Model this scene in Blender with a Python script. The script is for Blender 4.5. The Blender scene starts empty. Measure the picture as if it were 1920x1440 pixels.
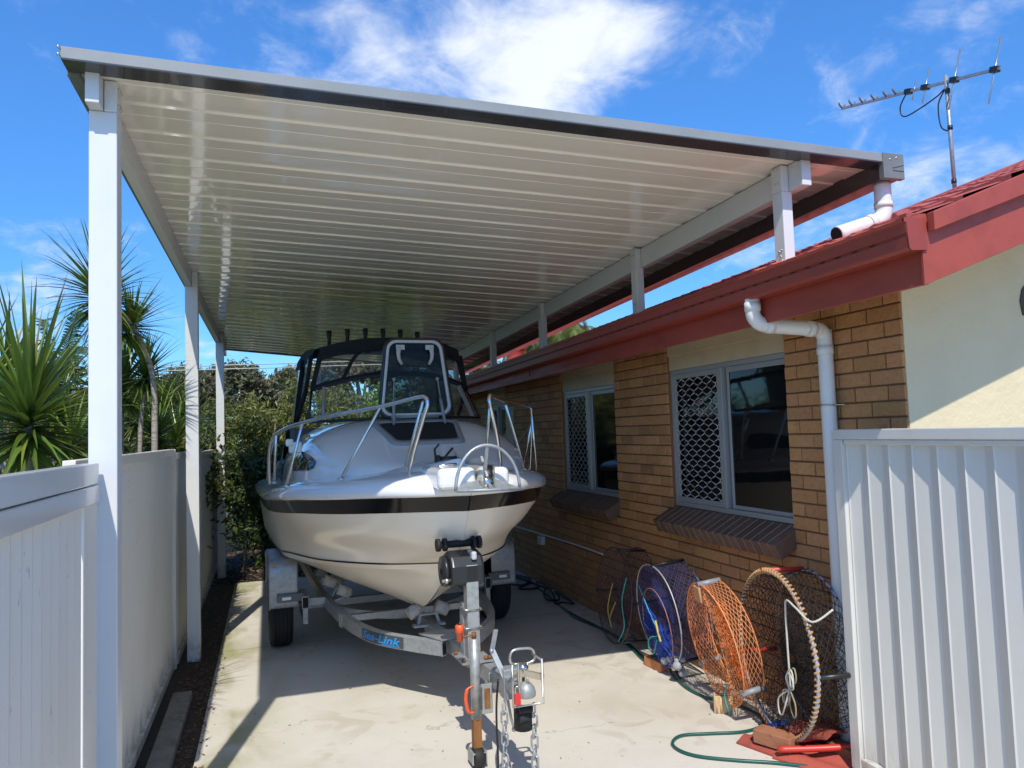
import bpy, math, random
from math import sin, cos, pi, radians, sqrt, atan2, exp
from mathutils import Vector, Matrix
random.seed(11)
C = bpy.context.scene.collection
S = bpy.context.scene

# ------------------------------------------------------------------ camera
CAM_H = 1.9
R3 = Matrix(((0.949978, 0.013035, -0.312046), (-0.310573, -0.068996, -0.948043), (-0.033888, 0.997532, -0.061497)))
def set_camera():
    # basis built from the vanishing point of the driveway and the tilt of the horizon
    d = Vector((503-960, -(822-720), -1400.0)).normalized()
    q = Vector((1503-960, -(822-33.5-720), -1400.0))
    up = q.cross(d).normalized()
    if up.y < 0: up = -up
    rx = d.cross(up)
    R = Matrix((rx, d, up))
    cd = bpy.data.cameras.new('camera')
    cd.sensor_width = 36; cd.lens = 1400/1920*36; cd.clip_start = 0.05; cd.clip_end = 2000
    co = bpy.data.objects.new('camera', cd); C.objects.link(co)
    co.matrix_world = Matrix.Translation((0, 0, CAM_H)) @ R.to_4x4()
    S.camera = co
    return R
R3 = set_camera()

# ------------------------------------------------------------------ sky and sun
SUN_TO = Vector((-0.2525, -1.0, 1.297)).normalized()
def dirpix(px, py):
    return (R3 @ Vector((px-960, -(py-720), -1400.0))).normalized()

def make_world():
    w = bpy.data.worlds.new('World'); S.world = w; w.use_nodes = True
    nt = w.node_tree; N = nt.nodes; L = nt.links
    for n in list(N): N.remove(n)
    out = N.new('ShaderNodeOutputWorld'); bg = N.new('ShaderNodeBackground')
    sky = N.new('ShaderNodeTexSky'); sky.sky_type = 'NISHITA'; sky.sun_disc = False
    sky.sun_elevation = math.asin(SUN_TO.z); sky.sun_rotation = atan2(SUN_TO.x, SUN_TO.y) % (2*pi)
    sky.air_density = 1.0; sky.dust_density = 0.4; sky.ozone_density = 2.5
    hs = N.new('ShaderNodeHueSaturation'); hs.inputs['Saturation'].default_value = 1.22; hs.inputs['Value'].default_value = 1.0
    L.new(sky.outputs[0], hs.inputs['Color'])
    tc = N.new('ShaderNodeTexCoord')
    nrm = N.new('ShaderNodeVectorMath'); nrm.operation = 'NORMALIZE'; L.new(tc.outputs['Generated'], nrm.inputs[0])
    def math_(op, a, b=None, clamp=False):
        m = N.new('ShaderNodeMath'); m.operation = op; m.use_clamp = clamp
        for i, v in ((0, a), (1, b)):
            if v is None: continue
            if isinstance(v, (int, float)): m.inputs[i].default_value = v
            else: L.new(v, m.inputs[i])
        return m.outputs[0]
    # project the direction on a cloud layer so that the clouds flatten towards the horizon
    sep = N.new('ShaderNodeSeparateXYZ'); L.new(nrm.outputs[0], sep.inputs[0])
    zz = math_('ADD', math_('MAXIMUM', sep.outputs['Z'], 0.0), 0.35)
    comb = N.new('ShaderNodeCombineXYZ')
    L.new(math_('DIVIDE', sep.outputs['X'], zz), comb.inputs[0]); L.new(math_('DIVIDE', sep.outputs['Y'], zz), comb.inputs[1])
    def noise(scale, detail, rough, dist=0.0, loc=(0, 0, 0)):
        mp = N.new('ShaderNodeMapping'); mp.inputs['Location'].default_value = loc
        L.new(comb.outputs[0], mp.inputs['Vector'])
        n = N.new('ShaderNodeTexNoise'); n.inputs['Scale'].default_value = scale; n.inputs['Detail'].default_value = detail
        n.inputs['Roughness'].default_value = rough; n.inputs['Distortion'].default_value = dist
        L.new(mp.outputs[0], n.inputs['Vector']); return n.outputs['Fac']
    n1 = noise(3.2, 9, 0.60, 0.35); n2 = noise(9.0, 7, 0.62, 0.5, (3, 1, 0))
    def blob(px, py, width):
        dv = dirpix(px, py)
        dp = N.new('ShaderNodeVectorMath'); dp.operation = 'DOT_PRODUCT'
        L.new(nrm.outputs[0], dp.inputs[0]); dp.inputs[1].default_value = dv
        # gaussian of the angle : exp(-(1-cos)/s)
        t = math_('MULTIPLY', math_('SUBTRACT', dp.outputs['Value'], 1.0), 1.0/(width*width))
        return math_('POWER', 2.71828, t)
    blobs = None
    for px, py, wd, amp in ((1040, 75, .065, .36), (1140, 65, .045, .34), (940, 125, .07, .28), (1050, 120, .16, .12), (1010, 190, .045, .24), (700, 70, .09, .26), (800, 120, .07, .18),
                            (1600, 210, .075, .30), (1720, 380, .05, .26), (1440, 420, .05, .14), (30, 550, .07, .36),
                            (1900, 300, .04, .28), (560, 30, .10, .14)):
        b = math_('MULTIPLY', blob(px, py, wd), amp)
        blobs = b if blobs is None else math_('ADD', blobs, b)
    dens = math_('ADD', math_('MULTIPLY', math_('SUBTRACT', n1, 0.5), 1.55), math_('MULTIPLY', math_('SUBTRACT', n2, 0.5), 1.05))
    dens = math_('ADD', math_('ADD', dens, math_('MULTIPLY', blobs, 0.86)), -0.11)
    mr = N.new('ShaderNodeMapRange'); mr.interpolation_type = 'SMOOTHSTEP'
    mr.inputs['From Min'].default_value = 0.0; mr.inputs['From Max'].default_value = 0.80
    mr.inputs['To Min'].default_value = 0.0; mr.inputs['To Max'].default_value = 0.93
    L.new(dens, mr.inputs['Value'])
    mix = N.new('ShaderNodeMix'); mix.data_type = 'RGBA'
    tf = N.new('ShaderNodeMapRange'); tf.interpolation_type = 'SMOOTHSTEP'; tf.inputs['From Max'].default_value = 0.55; L.new(sep.outputs['Z'], tf.inputs['Value'])
    tint = N.new('ShaderNodeMix'); tint.data_type = 'RGBA'; L.new(tf.outputs[0], tint.inputs['Factor'])
    tint.inputs['A'].default_value = (.36, .62, .92, 1); tint.inputs['B'].default_value = (.72, .98, 1.22, 1)
    ml = N.new('ShaderNodeMix'); ml.data_type = 'RGBA'; ml.blend_type = 'MULTIPLY'; ml.inputs['Factor'].default_value = 1
    L.new(hs.outputs[0], ml.inputs['A']); L.new(tint.outputs['Result'], ml.inputs['B'])
    L.new(mr.outputs[0], mix.inputs['Factor']); L.new(ml.outputs['Result'], mix.inputs['A'])
    mix.inputs['B'].default_value = (5.0, 5.25, 5.6, 1)
    L.new(mix.outputs['Result'], bg.inputs['Color'])
    bg.inputs['Strength'].default_value = 0.15
    L.new(bg.outputs[0], out.inputs['Surface'])
make_world()

sl = bpy.data.lights.new('sun', 'SUN'); sl.energy = 3.35; sl.angle = radians(0.53); sl.color = (1.0, 0.95, 0.86)
so = bpy.data.objects.new('sun', sl); C.objects.link(so); so.location = (-3, -8, 12)
so.rotation_euler = SUN_TO.to_track_quat('Z', 'Y').to_euler()

S.view_settings.view_transform = 'Standard'; S.view_settings.look = 'None'
S.view_settings.exposure = 0.42; S.view_settings.gamma = 1.0

# ------------------------------------------------------------------ materials
def srgb(r, g, b):
    f = lambda c: (c/255/12.92) if c/255 <= .04045 else ((c/255+.055)/1.055)**2.4
    return (f(r), f(g), f(b))
MATS = {}
def P(name, col, rough=.5, metal=0.0, var=None, bump=None, coat=0.0, spec=None, stretch=(1, 1, 1), var2=None, tint=False, rvar=0.0, trans=None, dirt=None):
    """principled material; var = (scale, amount or second colour, detail), bump = (scale, distance)"""
    if name in MATS: return MATS[name]
    m = bpy.data.materials.new(name); m.use_nodes = True
    nt = m.node_tree; N = nt.nodes; L = nt.links
    b = N['Principled BSDF']
    b.inputs['Roughness'].default_value = rough; b.inputs['Metallic'].default_value = metal
    if coat: b.inputs['Coat Weight'].default_value = coat; b.inputs['Coat Roughness'].default_value = 0.04
    if spec is not None: b.inputs['Specular IOR Level'].default_value = spec
    tc = N.new('ShaderNodeTexCoord'); mp = N.new('ShaderNodeMapping'); mp.inputs['Scale'].default_value = stretch
    L.new(tc.outputs['Object'], mp.inputs['Vector'])
    cur = None
    def noise(scale, detail=6, rgh=.6):
        n = N.new('ShaderNodeTexNoise'); n.inputs['Scale'].default_value = scale; n.inputs['Detail'].default_value = detail
        n.inputs['Roughness'].default_value = rgh; L.new(mp.outputs[0], n.inputs['Vector']); return n.outputs['Fac']
    base = (*col, 1)
    for v in (var, var2):
        if not v: continue
        sc, c2, lo, hi = v
        ramp = N.new('ShaderNodeMapRange'); ramp.inputs['From Min'].default_value = lo; ramp.inputs['From Max'].default_value = hi
        ramp.interpolation_type = 'SMOOTHSTEP'
        L.new(noise(sc), ramp.inputs['Value'])
        mx = N.new('ShaderNodeMix'); mx.data_type = 'RGBA'
        L.new(ramp.outputs[0], mx.inputs['Factor'])
        if cur is None: mx.inputs['A'].default_value = base
        else: L.new(cur, mx.inputs['A'])
        mx.inputs['B'].default_value = (*c2, 1)
        cur = mx.outputs['Result']
    if dirt:      # splashed soil that has dried near the ground
        sp = N.new('ShaderNodeSeparateXYZ'); L.new(tc.outputs['Object'], sp.inputs[0])
        r1 = N.new('ShaderNodeMapRange'); r1.interpolation_type = 'SMOOTHSTEP'; r1.inputs['From Min'].default_value = dirt[0]; r1.inputs['From Max'].default_value = 0.0; L.new(sp.outputs['Z'], r1.inputs['Value'])
        r2 = N.new('ShaderNodeMapRange'); r2.interpolation_type = 'SMOOTHSTEP'; r2.inputs['From Min'].default_value = .38; r2.inputs['From Max'].default_value = .68; r2.inputs['To Max'].default_value = .75; L.new(noise(16, 8), r2.inputs['Value'])
        mu = N.new('ShaderNodeMath'); mu.operation = 'MULTIPLY'; L.new(r1.outputs[0], mu.inputs[0]); L.new(r2.outputs[0], mu.inputs[1])
        mx = N.new('ShaderNodeMix'); mx.data_type = 'RGBA'; L.new(mu.outputs[0], mx.inputs['Factor'])
        if cur is None: mx.inputs['A'].default_value = base
        else: L.new(cur, mx.inputs['A'])
        mx.inputs['B'].default_value = (*dirt[1], 1); cur = mx.outputs['Result']
    if tint:      # per-piece tone stored on the mesh (each brick, leaf, tile)
        at = N.new('ShaderNodeAttribute'); at.attribute_name = 'tone'
        mx = N.new('ShaderNodeMix'); mx.data_type = 'RGBA'; mx.blend_type = 'MULTIPLY'; mx.inputs['Factor'].default_value = 1
        if cur is None: mx.inputs['A'].default_value = base
        else: L.new(cur, mx.inputs['A'])
        L.new(at.outputs['Color'], mx.inputs['B']); cur = mx.outputs['Result']
    if cur is None: b.inputs['Base Color'].default_value = base
    else: L.new(cur, b.inputs['Base Color'])
    if rvar:
        ma = N.new('ShaderNodeMapRange'); ma.inputs['To Min'].default_value = max(0, rough-rvar); ma.inputs['To Max'].default_value = min(1, rough+rvar)
        ma.inputs['From Min'].default_value = .3; ma.inputs['From Max'].default_value = .7
        L.new(noise(14, 5), ma.inputs['Value']); L.new(ma.outputs[0], b.inputs['Roughness'])
    if bump:
        prev = None
        bl = bump if isinstance(bump[0], (tuple, list)) else [bump]
        for sc, dist in bl:
            bp = N.new('ShaderNodeBump'); bp.inputs['Distance'].default_value = dist; bp.inputs['Strength'].default_value = 1
            L.new(noise(sc, 8), bp.inputs['Height'])
            if prev is not None: L.new(prev, bp.inputs['Normal'])
            prev = bp.outputs['Normal']
        L.new(prev, b.inputs['Normal'])
    if trans is not None:     # leaf: light shines through
        tr = N.new('ShaderNodeBsdfTranslucent'); ad = N.new('ShaderNodeMixShader'); ad.inputs[0].default_value = trans
        if cur is None: tr.inputs['Color'].default_value = base
        else: L.new(cur, tr.inputs['Color'])
        o = N['Material Output']
        L.new(b.outputs[0], ad.inputs[1]); L.new(tr.outputs[0], ad.inputs[2]); L.new(ad.outputs[0], o.inputs['Surface'])
    MATS[name] = m; return m

def glass(name, tint, gloss_rough=.02, see=.85, ior=1.45):
    m = bpy.data.materials.new(name); m.use_nodes = True; nt = m.node_tree; N = nt.nodes; L = nt.links
    for n in list(N): N.remove(n)
    o = N.new('ShaderNodeOutputMaterial'); t = N.new('ShaderNodeBsdfTransparent'); t.inputs['Color'].default_value = (*tint, 1)
    g = N.new('ShaderNodeBsdfGlossy'); g.inputs['Roughness'].default_value = gloss_rough; g.inputs['Color'].default_value = (.95, .95, .95, 1)
    fr = N.new('ShaderNodeFresnel'); fr.inputs['IOR'].default_value = ior
    d = N.new('ShaderNodeBsdfDiffuse'); d.inputs['Color'].default_value = (.35, .36, .36, 1)
    m1 = N.new('ShaderNodeMixShader'); m1.inputs[0].default_value = see
    L.new(d.outputs[0], m1.inputs[1]); L.new(t.outputs[0], m1.inputs[2])
    m2 = N.new('ShaderNodeMixShader'); L.new(fr.outputs[0], m2.inputs[0]); L.new(m1.outputs[0], m2.inputs[1]); L.new(g.outputs[0], m2.inputs[2])
    L.new(m2.outputs[0], o.inputs['Surface']); return m

white_steel = P('white_painted_steel', (.67, .665, .65), .32, dirt=(.25, (.30, .25, .18)), bump=(9, .0006), var=(3, (.61, .62, .62), .45, .8))
fence_steel = P('offwhite_fence_steel', (.74, .70, .61), .42, dirt=(.35, (.30, .25, .18)), bump=(6, .0008), var=(2.2, (.68, .64, .55), .4, .8), var2=(40, (.50, .48, .42), .62, .75), stretch=(1, 1, .35))
fence_white = P('white_fence_steel', (.63, .61, .55), .38, dirt=(.3, (.30, .25, .18)), bump=(6, .0006), var=(4, (.57, .555, .50), .45, .8), stretch=(1, 1, .3))
gate_rail = P('gate_rail_steel', (.66, .64, .60), .22, bump=(5, .0008), coat=.3)
deck_cream = P('cream_roof_steel', (.88, .83, .70), .07, bump=((2.3, .0016), (14, .0003)), coat=.6)
deck_top = P('roof_outer_steel', (.5, .5, .48), .4)
barge_grey = P('grey_barge_steel', (.27, .28, .275), .36, bump=(5, .0005), var=(3, (.23, .24, .235), .4, .75))
slate = P('slate_flashing', (.165, .175, .165), .34, bump=(5, .0006), var=(6, (.19, .2, .19), .4, .7))
gutter_dark = P('dark_gutter_steel', (.05, .05, .052), .18, coat=.3)
brick_mat = P('tan_brick', (.50, .25, .10), .85, dirt=(.45, (.20, .13, .07)), bump=((26, .009), (90, .004)), var=(30, (.38, .165, .062), .45, .8), var2=(8, (.58, .305, .135), .5, .8), tint=True, stretch=(1, 1, 1.5))
mortar = P('brown_mortar', (.21, .11, .055), .95, bump=(60, .003))
brown_brick = P('dark_brown_brick', (.135, .078, .052), .55, bump=((40, .002), (120, .001)), var=(18, (.18, .105, .07), .45, .8), tint=True)
joint = P('pale_joint', (.30, .25, .19), .95)
render_wall = P('cream_render', (.70, .59, .38), .85, var=(1.6, (.64, .535, .34), .4, .75), bump=((3.2, .010), (22, .005)))
infill = P('beige_infill_panel', (.55, .45, .30), .7, var=(5, (.50, .40, .26), .4, .7), bump=(30, .0008))
red_paint = P('red_painted_timber', (.36, .062, .038), .50, var=(7, (.29, .050, .032), .4, .75), bump=((30, .0012),), stretch=(1, .25, 1), rvar=.1)
red_gutter = P('red_gutter_steel', (.30, .050, .032), .38, var=(5, (.25, .043, .028), .45, .8), bump=(4, .0008))
tile_red = P('red_roof_tile', (.48, .105, .075), .62, var=(6, (.36, .075, .052), .4, .75), bump=((45, .002),), tint=True)
tile_broken = P('loose_terracotta', (.36, .075, .05), .7, var=(9, (.25, .06, .04), .4, .75), bump=(40, .003))
alu = P('window_aluminium', (.40, .40, .385), .42, metal=.35, bump=(30, .0003))
grille = P('screen_mesh_steel', (.54, .53, .51), .5)
dark_in = P('hollow_shade', (.012, .012, .013), .9)  # near-black colour stands in for shade inside openings, slots and hollow ends
win_glass = P('window_glass', (.006, .007, .008), .03, spec=.75, bump=(1.3, .0012))
pvc = P('white_pvc', (.74, .73, .69), .33, var=(7, (.66, .64, .58), .5, .8), var2=(22, (.52, .48, .42), .68, .78))
gal = P('galvanised_steel', (.37, .39, .40), .45, metal=.45, var=(38, (.28, .30, .31), .4, .7), var2=(7, (.45, .46, .46), .5, .8), rvar=.14, bump=(50, .0005))
gal_old = P('weathered_galvanised', (.40, .41, .39), .5, metal=.45, var=(25, (.29, .30, .28), .4, .7), var2=(6, (.34, .24, .15), .60, .80), rvar=.12)
zinc = P('zinc_fitting', (.55, .53, .47), .3, metal=.8, var=(30, (.36, .26, .15), .55, .75))
rust = P('rusty_steel', (.26, .115, .035), .75, metal=.2, var=(18, (.15, .06, .025), .4, .7), var2=(40, (.38, .20, .08), .55, .8), bump=(60, .001), stretch=(1, 1, .3))
chrome = P('stainless_tube', (.66, .64, .60), .14, metal=1.0)
gel_white = P('white_gelcoat', (.80, .795, .77), .16, coat=.8, bump=(3, .0006))
gel_cream = P('cream_gelcoat', (.86, .79, .665), .24, coat=.22, bump=((2.2, .0010),))
gel_black = P('black_gelcoat', (.008, .008, .009), .14, spec=.3, coat=.08, bump=(2.2, .0008))
black_rub = P('black_rubber', (.014, .014, .014), .7, bump=(40, .001))
tyre_rub = P('tyre_rubber', (.016, .016, .016), .85, bump=(60, .002))
black_pl = P('black_plastic', (.02, .021, .021), .35, bump=(20, .0005))
canvas = P('black_canvas', (.014, .014, .016), .9, bump=((60, .0006), (4, .008)))
grey_pl = P('grey_plastic', (.29, .295, .305), .4)
roller_rub = P('grey_roller_rubber', (.50, .48, .44), .6, var=(20, (.27, .26, .24), .45, .7))
orange_pl = P('orange_plastic', (.72, .10, .03), .35)
red_pl = P('red_lock_plastic', (.62, .03, .03), .3)
label_white = P('white_reflector', (.85, .86, .86), .3)
amber = P('amber_lens', (.5, .16, .06), .25)
decal_dark = P('dark_sticker', (.07, .075, .08), .35)
decal_blue = P('blue_lettering', (.02, .30, .75), .35)
def make_concrete():
    m = P('driveway_concrete', (.60, .56, .485), .84, var=(.9, (.53, .48, .395), .40, .72), var2=(3.1, (.43, .37, .275), .58, .82), bump=((70, .0014), (6, .002)), rvar=.08)
    nt = m.node_tree; N = nt.nodes; L = nt.links; b = N['Principled BSDF']; src = b.inputs['Base Color'].links[0].from_socket
    geo = N.new('ShaderNodeNewGeometry'); sx = N.new('ShaderNodeSeparateXYZ'); L.new(geo.outputs['Position'], sx.inputs[0])
    def noise(sc, det=6, dist=0.0, st=None):
        n = N.new('ShaderNodeTexNoise'); n.inputs['Scale'].default_value = sc; n.inputs['Detail'].default_value = det; n.inputs['Distortion'].default_value = dist
        mp = N.new('ShaderNodeMapping'); mp.inputs['Scale'].default_value = st or (1, 1, 1); L.new(geo.outputs['Position'], mp.inputs[0]); L.new(mp.outputs[0], n.inputs['Vector']); return n.outputs['Fac']
    def rng(v, a, b_, lo=0.0, hi=1.0):
        r = N.new('ShaderNodeMapRange'); r.interpolation_type = 'SMOOTHSTEP'; r.inputs['From Min'].default_value = a; r.inputs['From Max'].default_value = b_; r.inputs['To Min'].default_value = lo; r.inputs['To Max'].default_value = hi
        L.new(v, r.inputs['Value']); return r.outputs[0]
    def mul(a, b_):
        x = N.new('ShaderNodeMath'); x.operation = 'MULTIPLY'; L.new(a, x.inputs[0]); L.new(b_, x.inputs[1]); return x.outputs[0]
    def mixc(src, fac, col):
        x = N.new('ShaderNodeMix'); x.data_type = 'RGBA'; L.new(fac, x.inputs['Factor']); L.new(src, x.inputs['A']); x.inputs['B'].default_value = (*col, 1); return x.outputs['Result']
    # moss that has crept in from the fence side
    moss = mul(rng(sx.outputs['X'], .25, -.38), rng(noise(2.6, 8, .6, (1, .5, 1)), .42, .66)); src = mixc(src, moss, (.33, .32, .16))
    # rusty and oily swirls
    sw = mul(rng(noise(.55, 3), .50, .62), rng(noise(2.2, 8, 2.2),   .50, .62, 0, .28)); src = mixc(src, sw, (.33, .26, .175))
    ed = mul(rng(sx.outputs['X'], 2.5, 3.1), rng(noise(5, 6), .45, .7, 0, .6)); src = mixc(src, ed, (.34, .30, .22))
    # specks, leaf stains and hairline cracks
    src = mixc(src, rng(noise(34, 2), .72, .76, 0, .75), (.16, .13, .10))
    vo = N.new('ShaderNodeTexVoronoi'); vo.feature = 'DISTANCE_TO_EDGE'; vo.inputs['Scale'].default_value = .55; wp = N.new('ShaderNodeVectorMath'); wp.operation = 'ADD'
    nz = N.new('ShaderNodeTexNoise'); nz.inputs['Scale'].default_value = 3.0; nz.inputs['Detail'].default_value = 8; L.new(geo.outputs['Position'], nz.inputs['Vector']); L.new(geo.outputs['Position'], wp.inputs[0]); L.new(nz.outputs['Color'], wp.inputs[1]); L.new(wp.outputs[0], vo.inputs['Vector'])
    ck = mul(rng(vo.outputs['Distance'], .005, .0012, 0, .45), rng(noise(.9, 2), .52, .56)); src = mixc(src, ck, (.20, .17, .13))
    for yc in (7.34, 10.2):
        d = N.new('ShaderNodeMath'); d.operation = 'SUBTRACT'; L.new(sx.outputs['Y'], d.inputs[0]); d.inputs[1].default_value = yc
        ab = N.new('ShaderNodeMath'); ab.operation = 'ABSOLUTE'; L.new(d.outputs[0], ab.inputs[0]); src = mixc(src, rng(ab.outputs[0], .007, .004, 0, .8), (.13, .11, .085))
    L.new(src, b.inputs['Base Color']); return m
concrete = make_concrete()
algae = P('mossy_concrete', (.27, .25, .13), .9, var=(4, (.40, .36, .26), .4, .7), bump=(50, .002))
soil = P('dark_soil', (.085, .055, .035), .95, var=(18, (.05, .033, .022), .4, .7), bump=((30, .02), (90, .008)))
mulch = P('leaf_mulch', (.30, .205, .125), .95, var=(30, (.17, .11, .065), .4, .7), bump=((40, .025),), tint=True)
grassm = P('grass_ground', (.07, .085, .035), .95, var=(.8, (.14, .12, .06), .4, .7), bump=(20, .03))
sleeper_m = P('weathered_concrete_kerb', (.25, .225, .18), .92, var=(9, (.15, .14, .105), .4, .7), bump=((45, .004),))
bark = P('grey_bark', (.21, .17, .125), .9, bump=((25, .012),), var=(14, (.12, .095, .07), .4, .7))
bark_pale = P('pale_ringed_bark', (.36, .32, .27), .85, var=(9, (.22, .19, .155), .45, .6), stretch=(1, 1, 6), bump=((20, .006),))
def leafm(name, a, b, rough=.4, tr=.3): return P(name, a, rough, var=(1.3, b, .38, .68), tint=True, trans=tr)
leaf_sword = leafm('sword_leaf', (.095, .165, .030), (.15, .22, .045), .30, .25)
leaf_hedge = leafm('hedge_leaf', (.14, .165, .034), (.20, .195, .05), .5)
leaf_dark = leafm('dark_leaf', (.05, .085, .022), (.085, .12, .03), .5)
leaf_gum = leafm('gum_leaf', (.125, .14, .06), (.19, .155, .085), .55)
leaf_light = leafm('light_green_leaf', (.12, .20, .03), (.17, .24, .05), .4, .4)
leaf_palm = leafm('palm_leaf', (.14, .185, .035), (.22, .22, .055), .4, .35)
leaf_yel = leafm('yellow_green_leaf', (.20, .20, .035), (.13, .16, .03), .45, .35)
leaf_ban = leafm('broad_banana_leaf', (.10, .17, .05), (.16, .23, .08), .35, .35)
cable_blk = P('black_hose_rubber', (.012, .013, .013), .45)
hose_grn = P('green_hose_plastic', (.010, .085, .065), .32)
orange_brick = P('orange_brick', (.58, .24, .10), .85, bump=(60, .002), var=(20, (.48, .18, .07), .45, .7))
beige_brick = P('beige_holed_brick', (.60, .43, .23), .85, bump=(60, .002), var=(16, (.50, .33, .16), .45, .7))
redbrown_brick = P('red_brown_brick', (.36, .15, .075), .85, bump=(60, .003), var=(16, (.26, .11, .06), .45, .7))
net_black = P('black_net_cord', (.022, .018, .016), .8)
net_blue = P('blue_net_cord', (.025, .05, .22), .7)
net_bluebr = P('blue_bright_cord', (.03, .09, .50), .6)
net_orange = P('orange_net_cord', (.78, .27, .10), .7)
net_orangef = P('orange_fluffy_cord', (.80, .17, .015), .7)
net_purple = P('purple_grey_cord', (.07, .05, .08), .8)
rope_tan = P('tan_rope', (.50, .29, .12), .85, bump=(90, .003), var=(30, (.35, .18, .07), .45, .7))
rope_white = P('white_rope', (.55, .52, .46), .85, bump=(90, .002))
rope_teal = P('teal_cord', (.05, .42, .40), .7)
rope_yel = P('yellow_cord', (.50, .40, .10), .7)
red_tube = P('red_spreader_tube', (.55, .045, .03), .4)
grey_tube = P('grey_spreader_tube', (.24, .26, .27), .4)
wire_bl = P('dark_wire', (.10, .08, .07), .6, metal=.4)
wire_pale = P('pale_wire', (.42, .42, .44), .5, metal=.4)
meat = P('bait_bag', (.35, .36, .38), .6, var=(20, (.2, .2, .2), .4, .7))
power_m = P('power_cable', (.45, .42, .33), .6)
clear_gl = glass('windscreen_glass', (.86, .95, .93), .02, .93)
clear_vinyl = glass('clear_vinyl', (.80, .81, .80), .10, .80)
smoke_gl = glass('smoked_acrylic', (.13, .145, .13), .05, .97, 1.22)

# ------------------------------------------------------------------ mesh helpers
class MB:
    def __init__(s): s.v = []; s.f = []; s.t = []; s.sm = []
    def add(s, vs, fs, tone=None, smooth=False):
        o = len(s.v); s.v += [tuple(v) for v in vs]
        for f in fs: s.f.append(tuple(i+o for i in f)); s.t.append(tone); s.sm.append(smooth)
    def box(s, x0, x1, y0, y1, z0, z1, tone=None):
        if x0 > x1: x0, x1 = x1, x0
        if y0 > y1: y0, y1 = y1, y0
        if z0 > z1: z0, z1 = z1, z0
        s.add([(x0,y0,z0),(x1,y0,z0),(x1,y1,z0),(x0,y1,z0),(x0,y0,z1),(x1,y0,z1),(x1,y1,z1),(x0,y1,z1)],
              [(3,2,1,0),(4,5,6,7),(0,1,5,4),(1,2,6,5),(2,3,7,6),(3,0,4,7)], tone)
        return s
    def obox(s, c, ax, ay, az, hx, hy, hz, tone=None):
        c = Vector(c); ax = Vector(ax).normalized()*hx; ay = Vector(ay).normalized()*hy; az = Vector(az).normalized()*hz
        vs = [c+ax*i+ay*j+az*k for k in (-1, 1) for i, j in ((-1,-1),(1,-1),(1,1),(-1,1))]
        s.add(vs, [(3,2,1,0),(4,5,6,7),(0,1,5,4),(1,2,6,5),(2,3,7,6),(3,0,4,7)], tone); return s
    def beam(s, a, b, w, h, up=(0, 0, 1), tone=None):
        a = Vector(a); b = Vector(b); d = (b-a); L = d.length; d.normalize()
        up = Vector(up); sd = d.cross(up)
        if sd.length < 1e-5: sd = d.cross(Vector((1, 0, 0)))
        sd.normalize(); u2 = sd.cross(d)
        return s.obox((a+b)/2, sd, d, u2, w/2, L/2, h/2, tone)
    def tube(s, pts, r, n=8, closed=False, cap=True, tone=None):
        pts = [Vector(p) for p in pts]; m = len(pts)
        rs = r if isinstance(r, (list, tuple)) else [r]*m
        tan = []
        for i in range(m):
            if closed: t = pts[(i+1) % m]-pts[i-1]
            else: t = pts[min(i+1, m-1)]-pts[max(i-1, 0)]
            tan.append(t.normalized() if t.length > 1e-9 else Vector((0, 0, 1)))
        up = Vector((0, 0, 1)) if abs(tan[0].z) < .9 else Vector((1, 0, 0))
        u = tan[0].cross(up).normalized(); vs = []
        for i in range(m):
            u = (u - tan[i]*u.dot(tan[i]))
            if u.length < 1e-6: u = tan[i].orthogonal()
            u.normalize(); w = tan[i].cross(u)
            for k in range(n):
                a = 2*pi*k/n; vs.append(pts[i]+(u*cos(a)+w*sin(a))*rs[i])
        fs = []
        for i in range(m if closed else m-1):
            j = (i+1) % m
            for k in range(n):
                l = (k+1) % n; fs.append((i*n+k, i*n+l, j*n+l, j*n+k))
        s.add(vs, fs, tone, True)
        if cap and not closed:
            o = len(s.v)-len(vs)
            s.f.append(tuple(o+k for k in reversed(range(n)))); s.t.append(tone); s.sm.append(False)
            s.f.append(tuple(o+(m-1)*n+k for k in range(n))); s.t.append(tone); s.sm.append(False)
        return s
    def cyl(s, a, b, r, n=16, r2=None, tone=None):
        return s.tube([a, b], [r, r if r2 is None else r2], n, tone=tone)
    def lathe(s, prof, c, axis=(0, 0, 1), n=20, tone=None, a0=0, a1=2*pi):
        ax = Vector(axis).normalized(); u = ax.orthogonal().normalized(); w = ax.cross(u); c = Vector(c); vs = []
        full = abs(a1-a0-2*pi) < 1e-6; m = n if full else n+1
        for r, h in prof:
            for k in range(m):
                a = a0+(a1-a0)*k/n; vs.append(c+ax*h+(u*cos(a)+w*sin(a))*r)
        fs = []
        for i in range(len(prof)-1):
            for k in range(n):
                l = (k+1) % m; fs.append((i*m+k, i*m+l, (i+1)*m+l, (i+1)*m+k))
        s.add(vs, fs, tone, True); return s
    def grid(s, rows, closed_u=False, tone=None, smooth=True, flip=False):
        n = len(rows[0]); vs = [p for r in rows for p in r]; fs = []
        for i in range(len(rows)-1):
            for k in range(n if closed_u else n-1):
                l = (k+1) % n; q = (i*n+k, i*n+l, (i+1)*n+l, (i+1)*n+k)
                fs.append(q[::-1] if flip else q)
        s.add(vs, fs, tone, smooth); return s
    def prism(s, poly, axis, a0, a1, tone=None):
        """poly: 2d outline, extruded along axis 'x','y' or 'z'"""
        def p3(p, a): return {'x': (a, p[0], p[1]), 'y': (p[0], a, p[1]), 'z': (p[0], p[1], a)}[axis]
        n = len(poly); vs = [p3(p, a0) for p in poly]+[p3(p, a1) for p in poly]
        fs = [tuple(range(n))[::-1], tuple(range(n, 2*n))]+[(i, (i+1) % n, n+(i+1) % n, n+i) for i in range(n)]
        s.add(vs, fs, tone); return s
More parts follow.
